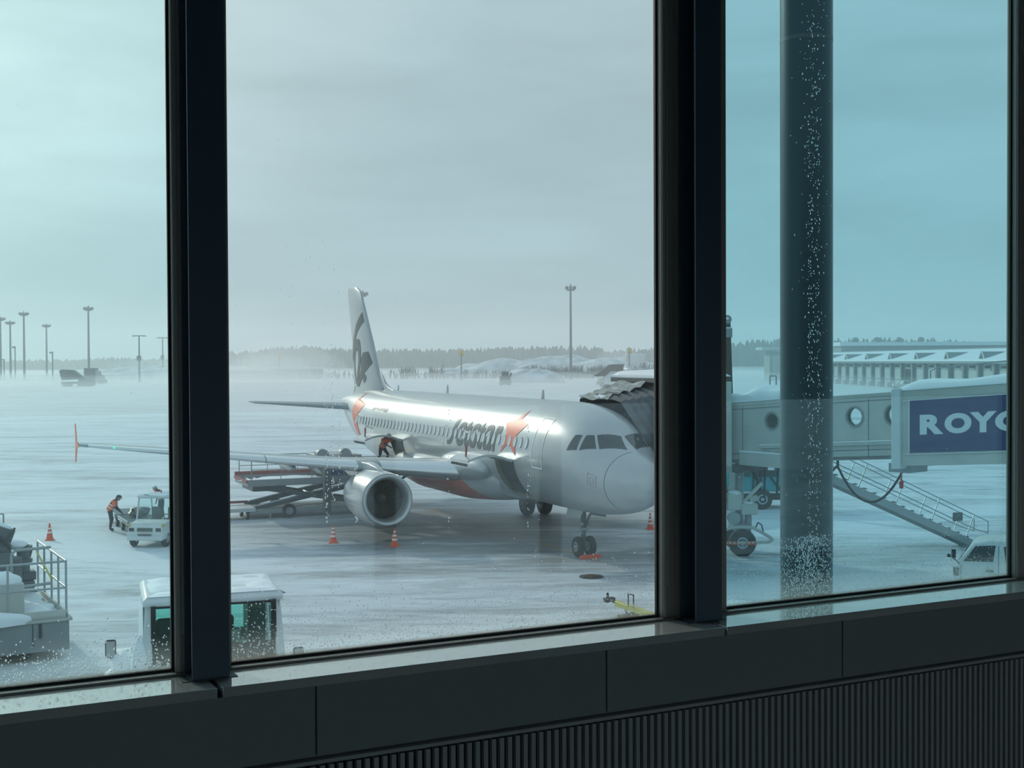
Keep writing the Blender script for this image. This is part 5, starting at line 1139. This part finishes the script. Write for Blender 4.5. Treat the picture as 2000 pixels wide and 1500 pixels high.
t = lorry('snow_blower', (-2.2, 392, 0), .1, 'dark wheeled snow blower throwing a plume in the middle distance', 'snow blower', [
    ('body', 'dgrey', lambda b: b.bb(-1.5, 1.5, -1.2, 3.0, .9, 2.8)), ('cab', 'dgrey', lambda b: b.bb(-1.0, 1.2, -.6, 1.4, 2.8, 4.2)), ('blower_drum', 'grey', lambda b: b.bb(-1.8, 1.8, -2.0, -1.2, .2, 1.7)), ('chute', 'dgrey', lambda b: b.beam((1.2, -1.0, 1.7), (1.9, -1.0, 3.8), .6, .6))])
for s in (-1, 1):
    for y in (-.6, 2.2): wheel(t, (s*1.3, y, .65), (s, 0, 0), .65, .45)
# distant airliner and covered stair truck
t = thing('distant_airliner', (36.5, 400, 0), .0, 'small white airliner with a red mark on its tail, far off seen from behind', 'airplane')
rings = [[(r*math.cos(2*PI*i/20), y, z+r*math.sin(2*PI*i/20)) for i in range(20)] for y, r, z in ((-1, .2, 4.6), (1, .8, 4.4), (4, 1.4, 4.1), (8, 1.95, 3.7), (28, 2, 3.6), (33, 1.5, 3.4), (35, .3, 3.2))]
MB().loft(rings).build('fuselage', M['white'], t, angle=60)
f = MB().prism([(2.4, 5.2), (6.8, 5.4), (4.6, 11.3), (2.8, 11.3)], -.22, .22, lambda p, q, d: (d, p-1.5, q)).build('tail_fin', M['white'], t, bevel=.1)
MB().prism([(3.2, 7.2), (4.6, 7.0), (4.4, 8.6), (3.5, 9.3), (3.0, 8.4)], -.26, .26, lambda p, q, d: (d, p-1.5, q)).build('tail_emblem', M['red'], f)
for s in (1, -1):
    MB().prism([(0, 2.5), (7, 1.2), (7, 2.2), (0, 5)], -.1, .1, lambda p, q, d: (s*p, q-1, 4.5+d+p*.07)).build('tailplane', M['white'], t)
    MB().prism([(0, 14), (17, 9.5), (17, 11), (0, 21)], -.2, .2, lambda p, q, d: (s*p, q, 2.7+d+p*.06)).build('wing', M['vinyl_grey'], t)
    MB().cyl((s*5.8, 15, 1.8), (s*5.8, 20, 1.8), .8, 1.1, 18).build('engine', M['grey'], t)
for s in (-1, 1): wheel(t, (s*3.6, 17, .6), (s, 0, 0), .6, .8)
t = lorry('boarding_stair_truck', (27.6, 362, 0), .05, 'white truck with dark sloping stair canopy beside the distant airliner', 'stair truck', [
    ('chassis', 'white', lambda b: b.bb(-3.2, 5.0, -1.1, 1.1, .6, 1.4)), ('cab', 'offwhite', lambda b: b.prism([(-3.6, .5), (-3.6, 1.4), (-2.9, 2.3), (-1.4, 2.4), (-1.4, .5)], -1.1, 1.1, lambda p, q, d: (p, d, q))),
    ('stair_canopy', 'bronze', lambda b: b.prism([(-4.4, 3.2), (-3.6, 3.5), (.2, 6.3), (4.2, 6.4), (4.0, 4.4), (.4, 4.4), (-1.4, 3.0), (-3.8, 2.9)], -1.1, 1.1, lambda p, q, d: (p, d, q))),
    ('stair_side', 'white', lambda b: b.prism([(-3, 1.4), (.4, 4.4), (4.1, 4.4), (4.1, 1.4)], -.9, .9, lambda p, q, d: (p, d, q)))])
for x in (-2.0, 3.6):
    for s in (-1, 1): wheel(t, (x, s*1.0, .5), (0, s, 0), .5, .35)
# small markers standing on the snow beyond the fuselage
for i, (x, y, lab) in enumerate(((-15, 250, 'small red marker lamp on the far snow above the fuselage'),)):
    o = thing('marker_light', (x+.4, y, 0), 0, lab, 'marker light'); MB().cyl((0, 0, 0), (0, 0, .35), .18).build('stand', M['dgrey'], o); MB().blob((0, 0, .55), (.28, .28, .28), 1, 0).build('lamp', M['red'], o)
# long row of garages, facade facing the apron
gr = thing('garage_row', (101, 0, 0), 0, 'long low garage row with shutter doors and snowy gabled roof', 'building')
y0, y1 = 235, 452
MB().bb(0, 26, y0, y1, 0, 6.4).build('wall', M['concretewall'], gr)
MB().prism([(-1.6, 6.4), (-1.6, 6.9), (8, 10.0), (26, 10.0), (26, 6.4)], y0-1, y1-20, lambda p, q, d: (p, d, q)).build('roof', M['grey'], gr)
MB().prism([(-1.5, 6.92), (-1.4, 7.25), (3.2, 8.6), (6.8, 9.75), (6.8, 9.6)], y0-1, y1-20, lambda p, q, d: (p, d, q)).build('roof_snow', M['snow'], gr)
n_d = 0; y = y0+3
dp = None
while y < y1-26:
    open_ = (n_d == 9)
    o = MB().bb(-.10, .0, y, y+6.6, 0, 4.9).build('garage_door', M['door_panel'] if not open_ else M['black'], gr)  # the raised door is a solid black panel, interior shade put into its colour
    if open_: o['label'] = 'black panel painted as the shaded opening of the one raised door'
    else:
        w_ = MB()
        for j in range(6): w_.bb(-.13, -.1, y+.5+j*1.0, y+1.1+j*1.0, 2.0, 2.25)
        w_.build('door_windows', M['dgrey'], o)
    MB().bb(-.9, 0, y-1.5, y-.5, 0, 6.4).build('pier', M['grey'], gr)
    MB().box((-.6, y+3.3, 5.7), (1.0, .7, .4)).build('door_lamp', M['dgrey'], gr)
    for s in (-.2, 6.8): MB().cyl((-1.2, y+s-.3, 0), (-1.2, y+s-.3, 1.3), .2, n=8).build('bollard', M['redbrown'], gr)
    y += 9.0; n_d += 1
y = y0+14
while y < y1-30:
    d_ = MB().prism([(-1.7, 0), (0, 1.9), (1.7, 0)], -1.2, 7, lambda p, q, d: (d+.6, y+p, 7.1+q)).build('roof_gable', M['grey'], gr)
    MB().prism([(-1.2, .1), (0, 1.4), (1.2, .1)], -1.32, -1.22, lambda p, q, d: (d+.6, y+p, 7.1+q)).build('gable_louvre', M['dgrey'], d_)
    MB().tube([(-.72, y-1.85, 7.0), (-.72, y, 9.1), (-.72, y+1.85, 7.0)], .16).build('gable_trim', M['white'], d_)
    y += 22
gt = thing('gate_building', (93, 458, 0), 0, 'taller white building with flat canopy at the far end of the garages', 'building')
MB().bb(0, 20, 0, 10, 0, 10.4).build('wall', M['concretewall'], gt)
MB().bb(-3, 20, -1.5, 11, 11.0, 12.0).build('canopy', M['white'], gt)
MB().bb(1, 4, -.1, 0, 0, 9).bb(5.5, 8.5, -.1, 0, 0, 9).build('door_panel', M['door_panel'], gt)
ht = thing('terminal_hall', (190, 520, 0), 0, 'long flat hall roof with vents behind the garage row', 'building')
MB().bb(-55, 100, 0, 60, 0, 13).build('wall', M['grey'], ht); MB().bb(-56, 60, -2, 60, 13, 14.5).build('roof', M['snow'], ht)
for k in range(4): MB().blob((-48+k*9, 5, 15.5), (1.6, 1.6, 1.1), k, .1).build('roof_vent', M['galv'], ht)
for i, (x, y) in enumerate(((62, 500), (73, 500))):
    o = thing('storage_shed', (x, y, 0), 0, 'low pale storage shed left of the gate building' if i else 'smaller grey shed left of the pale storage shed', 'shed')
    MB().bb(0, 9 if i else 5, 0, 6, 0, 7 if i else 6.4).build('wall', M['concretewall'] if i else M['grey'], o); MB().bb(-.3, 9.3 if i else 5.3, -.3, 6.3, 7 if i else 6.4, 7.4 if i else 6.8).build('roof', M['snow'], o)
o = thing('pale_hut', (56, 620, 0), 0, 'pale square hut far behind the distant airliner', 'building'); MB().bb(0, 9, 0, 6, 0, 10).build('wall', M['white'], o); MB().bb(-.3, 9.3, -.3, 6.3, 10, 10.5).build('roof', M['snow'], o)
for i, (x, y, w_, lab) in enumerate(((-96, 560, 12, 'low long shed faint in drifting snow left of the tail'), (-118, 575, 10, 'low shed faint near the left post'))):
    o = thing('storage_shed', (x, y, 0), 0, lab, 'shed'); MB().bb(-w_, w_, 0, 6, 0, 4.5-i).build('wall', M['grey'], o); MB().bb(-w_-.3, w_+.3, -.3, 6.3, 4.5-i, 5-i).build('roof', M['snow'], o)
# small pickup near the garages
t = lorry('pickup_truck', (98.3, 318, 0), 0, 'small white pickup truck parked before the open garage door', 'truck', [
    ('cab', 'white', lambda b: b.prism([(-1.0, .5), (-1.0, 1.2), (-.4, 2.1), (1.0, 2.1), (1.0, .5)], -.85, .85, lambda p, q, d: (p*.9, d, q))), ('load_bed', 'white', lambda b: b.bb(-2.9, -1.0, -.9, .9, .7, 1.2)), ('cage', 'galv', lambda b: b.bb(-2.9, -2.8, -.9, .9, 1.2, 2.0)), ('windows', 'cabglass', lambda b: b.bb(-.4, .7, -.88, -.84, 1.3, 1.9))])
for x in (-2.2, .5):
    for s in (-1, 1): wheel(t, (x, s*.75, .35), (0, s, 0), .35, .2)
# perimeter fence
fc = thing('perimeter_fence', (0, 520, 0), 0, 'long thin perimeter fence along the far apron edge', 'fence')
MB().bb(-260, 75, -.05, .05, 2.15, 2.3).bb(-260, 75, -.05, .05, .4, .5).bb(-260, 75, -.04, .04, 1.2, 1.28).build('fence_rail', M['galv'], fc)
fp = MB().cyl((0, 0, 0), (0, 0, 2.5), .12, n=6).build('fence_post', M['galv'], fc); fp.location = (-260, 0, 0)
for i in range(1, 84): d = fp.copy(); COL.objects.link(d); d.location = (-260+4*i, 0, 0)
# snow banks
def bank(name, c, sx, sy, h_, seed, label, n=46, rough=.25):
    rn = random.Random(seed); b = MB(); k = [(rn.uniform(3, 14), rn.uniform(3, 14), rn.uniform(0, 6), rn.uniform(0, 6)) for _ in range(10)]
    vs__ = []; 
    for j in range(n+1):
        for i in range(n+1):
            u_, v_ = i/n*2-1, j/n*2-1; r = (abs(u_)**3+abs(v_)**2.4); e = max(0, 1-r)**.6
            q = sum(math.sin(a*u_+p)*math.sin(b__*v_+w_) for a, b__, p, w_ in k)/4
            vs__.append((c[0]+u_*sx, c[1]+v_*sy, max(0, h_*e*(1+rough*q))))
    b.add(vs__, [(j*(n+1)+i, j*(n+1)+i+1, (j+1)*(n+1)+i+1, (j+1)*(n+1)+i) for j in range(n) for i in range(n)])
    return tag(b.build(name, M['snow_far'], angle=180), label, 'snow bank', kind='stuff')
M['snow_far'] = mat('dirty_snow', (.70, .75, .80), .7, noise=(.22, .9, (.30, .35, .38)), bump=(.25, 1))
bank('snow_bank', (28, 640), 62, 35, 7.6, 3, 'long high bank of dumped snow behind the bare shrubs', 80, .5)
bank('snow_bank', (6.5, 440), 12, 12, 4.2, 5, 'smooth cone of fresh snow just right of the snow blower')
bank('snow_bank', (-22, 560), 20, 12, 3.6, 8, 'low drift left of the snow blower')
bank('snow_bank', (-150, 600), 70, 20, 5.0, 11, 'faint low drift behind the plough vehicles')
bank('snow_bank', (61, 470), 16, 12, 4.2, 13, 'smooth drift far behind the near end of the bridge')
# bare shrubs (twigs beyond counting)
def shrubs(x0, x1, y, h_, n, seed, label):
    rn = random.Random(seed); b = MB()
    for _ in range(n):
        x = rn.uniform(x0, x1); yy = y+rn.uniform(-5, 5); hh = h_*rn.uniform(.45, 1)
        for _k in range(9):
            dx, dy = rn.gauss(0, .28), rn.gauss(0, .28); b.cyl((x, yy, 0), (x+dx*hh*.6, yy+dy*hh*.6, hh*rn.uniform(.6, 1)), .16, .07, 3, caps=False)
    return tag(b.build('bare_shrubs', M['twig'], smooth=False), label, 'shrubs', kind='stuff')
shrubs(4, 42, 535, 6.5, 110, 1, 'dense bare shrubs under the tall lone light mast')
shrubs(-52, -28, 540, 6.5, 26, 2, 'thin bare shrubs right of the tail fin')
shrubs(-28, 4, 545, 4.5, 40, 3, 'low scattered shrubs behind the snow blower')
shrubs(-120, -60, 545, 4.5, 50, 5, 'faint low shrubs left of the tail')
shrubs(46, 62, 540, 7.5, 22, 6, 'bare shrubs behind the distant airliner')
# tree belts
def treeline(spans, y0, rows, label, seed):
    rn = random.Random(seed); b = MB()
    xs = [s_[0] for s_ in spans]; hs = [s_[1] for s_ in spans]
    for r in range(rows):
        x = xs[0]+rn.uniform(0, 3)
        while x < xs[-1]:
            y = y0+r*9+rn.uniform(-3, 3); h_ = np.interp(x, xs, hs)*rn.choice((rn.uniform(.88, 1.03), rn.uniform(.75, .95))); w_ = rn.uniform(1.8, 3.8)
            b.loft([[(x+rr*w_*math.cos(2*PI*i/6+r), y+rr*w_*math.sin(2*PI*i/6+r), z*h_) for i in range(6)] for z, rr in ((0, .5), (.15, .9), (.5, 1.0), (.8, .7), (1.0, .12))], caps=False)
            x += rn.uniform(1.6, 3.6)
    return tag(b.build('tree_belt', M['tree'], smooth=False), label, 'trees', kind='stuff')
D0 = 1000
def prof_(pts, D): return [((u_-1000)/2479*D, EYE+(705-.0046*(u_-1000)-y_)/2479*D) for u_, y_ in pts]
treeline(prof_([(350, 690), (480, 685), (540, 677), (600, 674), (680, 679), (800, 681), (900, 679), (1000, 677), (1130, 674), (1180, 676), (1190, 682), (1240, 680), (1290, 676), (1400, 672)], 1000), 1000, 3, 'grey belt of bare trees along the horizon behind the airliner', 1)
treeline(prof_([(1380, 672), (1430, 666), (1500, 662), (1560, 658), (1650, 660), (1750, 659), (1850, 660), (1900, 664), (1940, 668), (2100, 676)], 900), 900, 3, 'higher wooded ridge behind the garages in the right pane', 2)
treeline(prof_([(-60, 702), (60, 702), (160, 700), (230, 695), (260, 699), (340, 700)], 1300), 1300, 2, 'very faint far trees in the left pane', 3)

# ------------------------------------------------------------------ drifting snow and haze (real volumes)
def volume(name, density, col, label, g=.35):
    m = bpy.data.materials.new(name); m.use_nodes = True; N = m.node_tree.nodes; N.clear(); o = N.new('ShaderNodeOutputMaterial'); v = N.new('ShaderNodeVolumeScatter')
    v.inputs['Density'].default_value = density; v.inputs['Color'].default_value = (*col, 1); v.inputs['Anisotropy'].default_value = g; m.node_tree.links.new(v.outputs[0], o.inputs['Volume']); return m
hz = MB().bb(-900, 900, 14, 1500, .02, 45).build('haze', volume('thin_haze', .0008, (.97, .985, 1), ''), smooth=False); tag(hz, 'thin cold haze over the whole airfield', 'haze', kind='stuff')
hz = MB().bb(-880, 880, 110, 900, .03, 3.2).build('drifting_snow', volume('drift', .0035, (.98, .99, 1), ''), smooth=False); tag(hz, 'layer of drifting snow close over the far apron', 'blowing snow', kind='stuff')
DV = volume('plume', .0075, (.99, .99, 1), '')
for x, y, sx, sy, sz, s_, lab in ((-103, 440, 32, 26, 8.5, 1, 'cloud of blown snow right of the plough vehicles'), (-165, 400, 38, 14, 4.5, 2, 'low cloud of blown snow round the dump truck'), (-85, 470, 26, 25, 12, 3, 'blown snow cloud left of the tail fin'), (1.5, 395, 2.2, 2.0, 5.5, 4, 'small snow plume thrown up by the blower'), (52, 620, 14, 12, 13, 6, 'blown snow beyond the bridge end')):
    o = MB().blob((0, 0, 0), (sx, sy, sz), s_, .2, 24, 16, zmin=.04-.5*sz*.0-sz*.0 if False else None).build('blowing_snow', DV, angle=180); o.location = (x, y, 0.05+sz*.35)
    for q_, d_ in ((.8, 4), (.6, 7), (.4, 11)): MB().blob((0, 0, -sz*.3*(1-q_)), (sx*q_, sy*q_, sz*q_), s_+d_, .2, 20, 12).build('dense_core', DV, o, angle=180)
    tag(o, lab, 'blowing snow', kind='stuff')
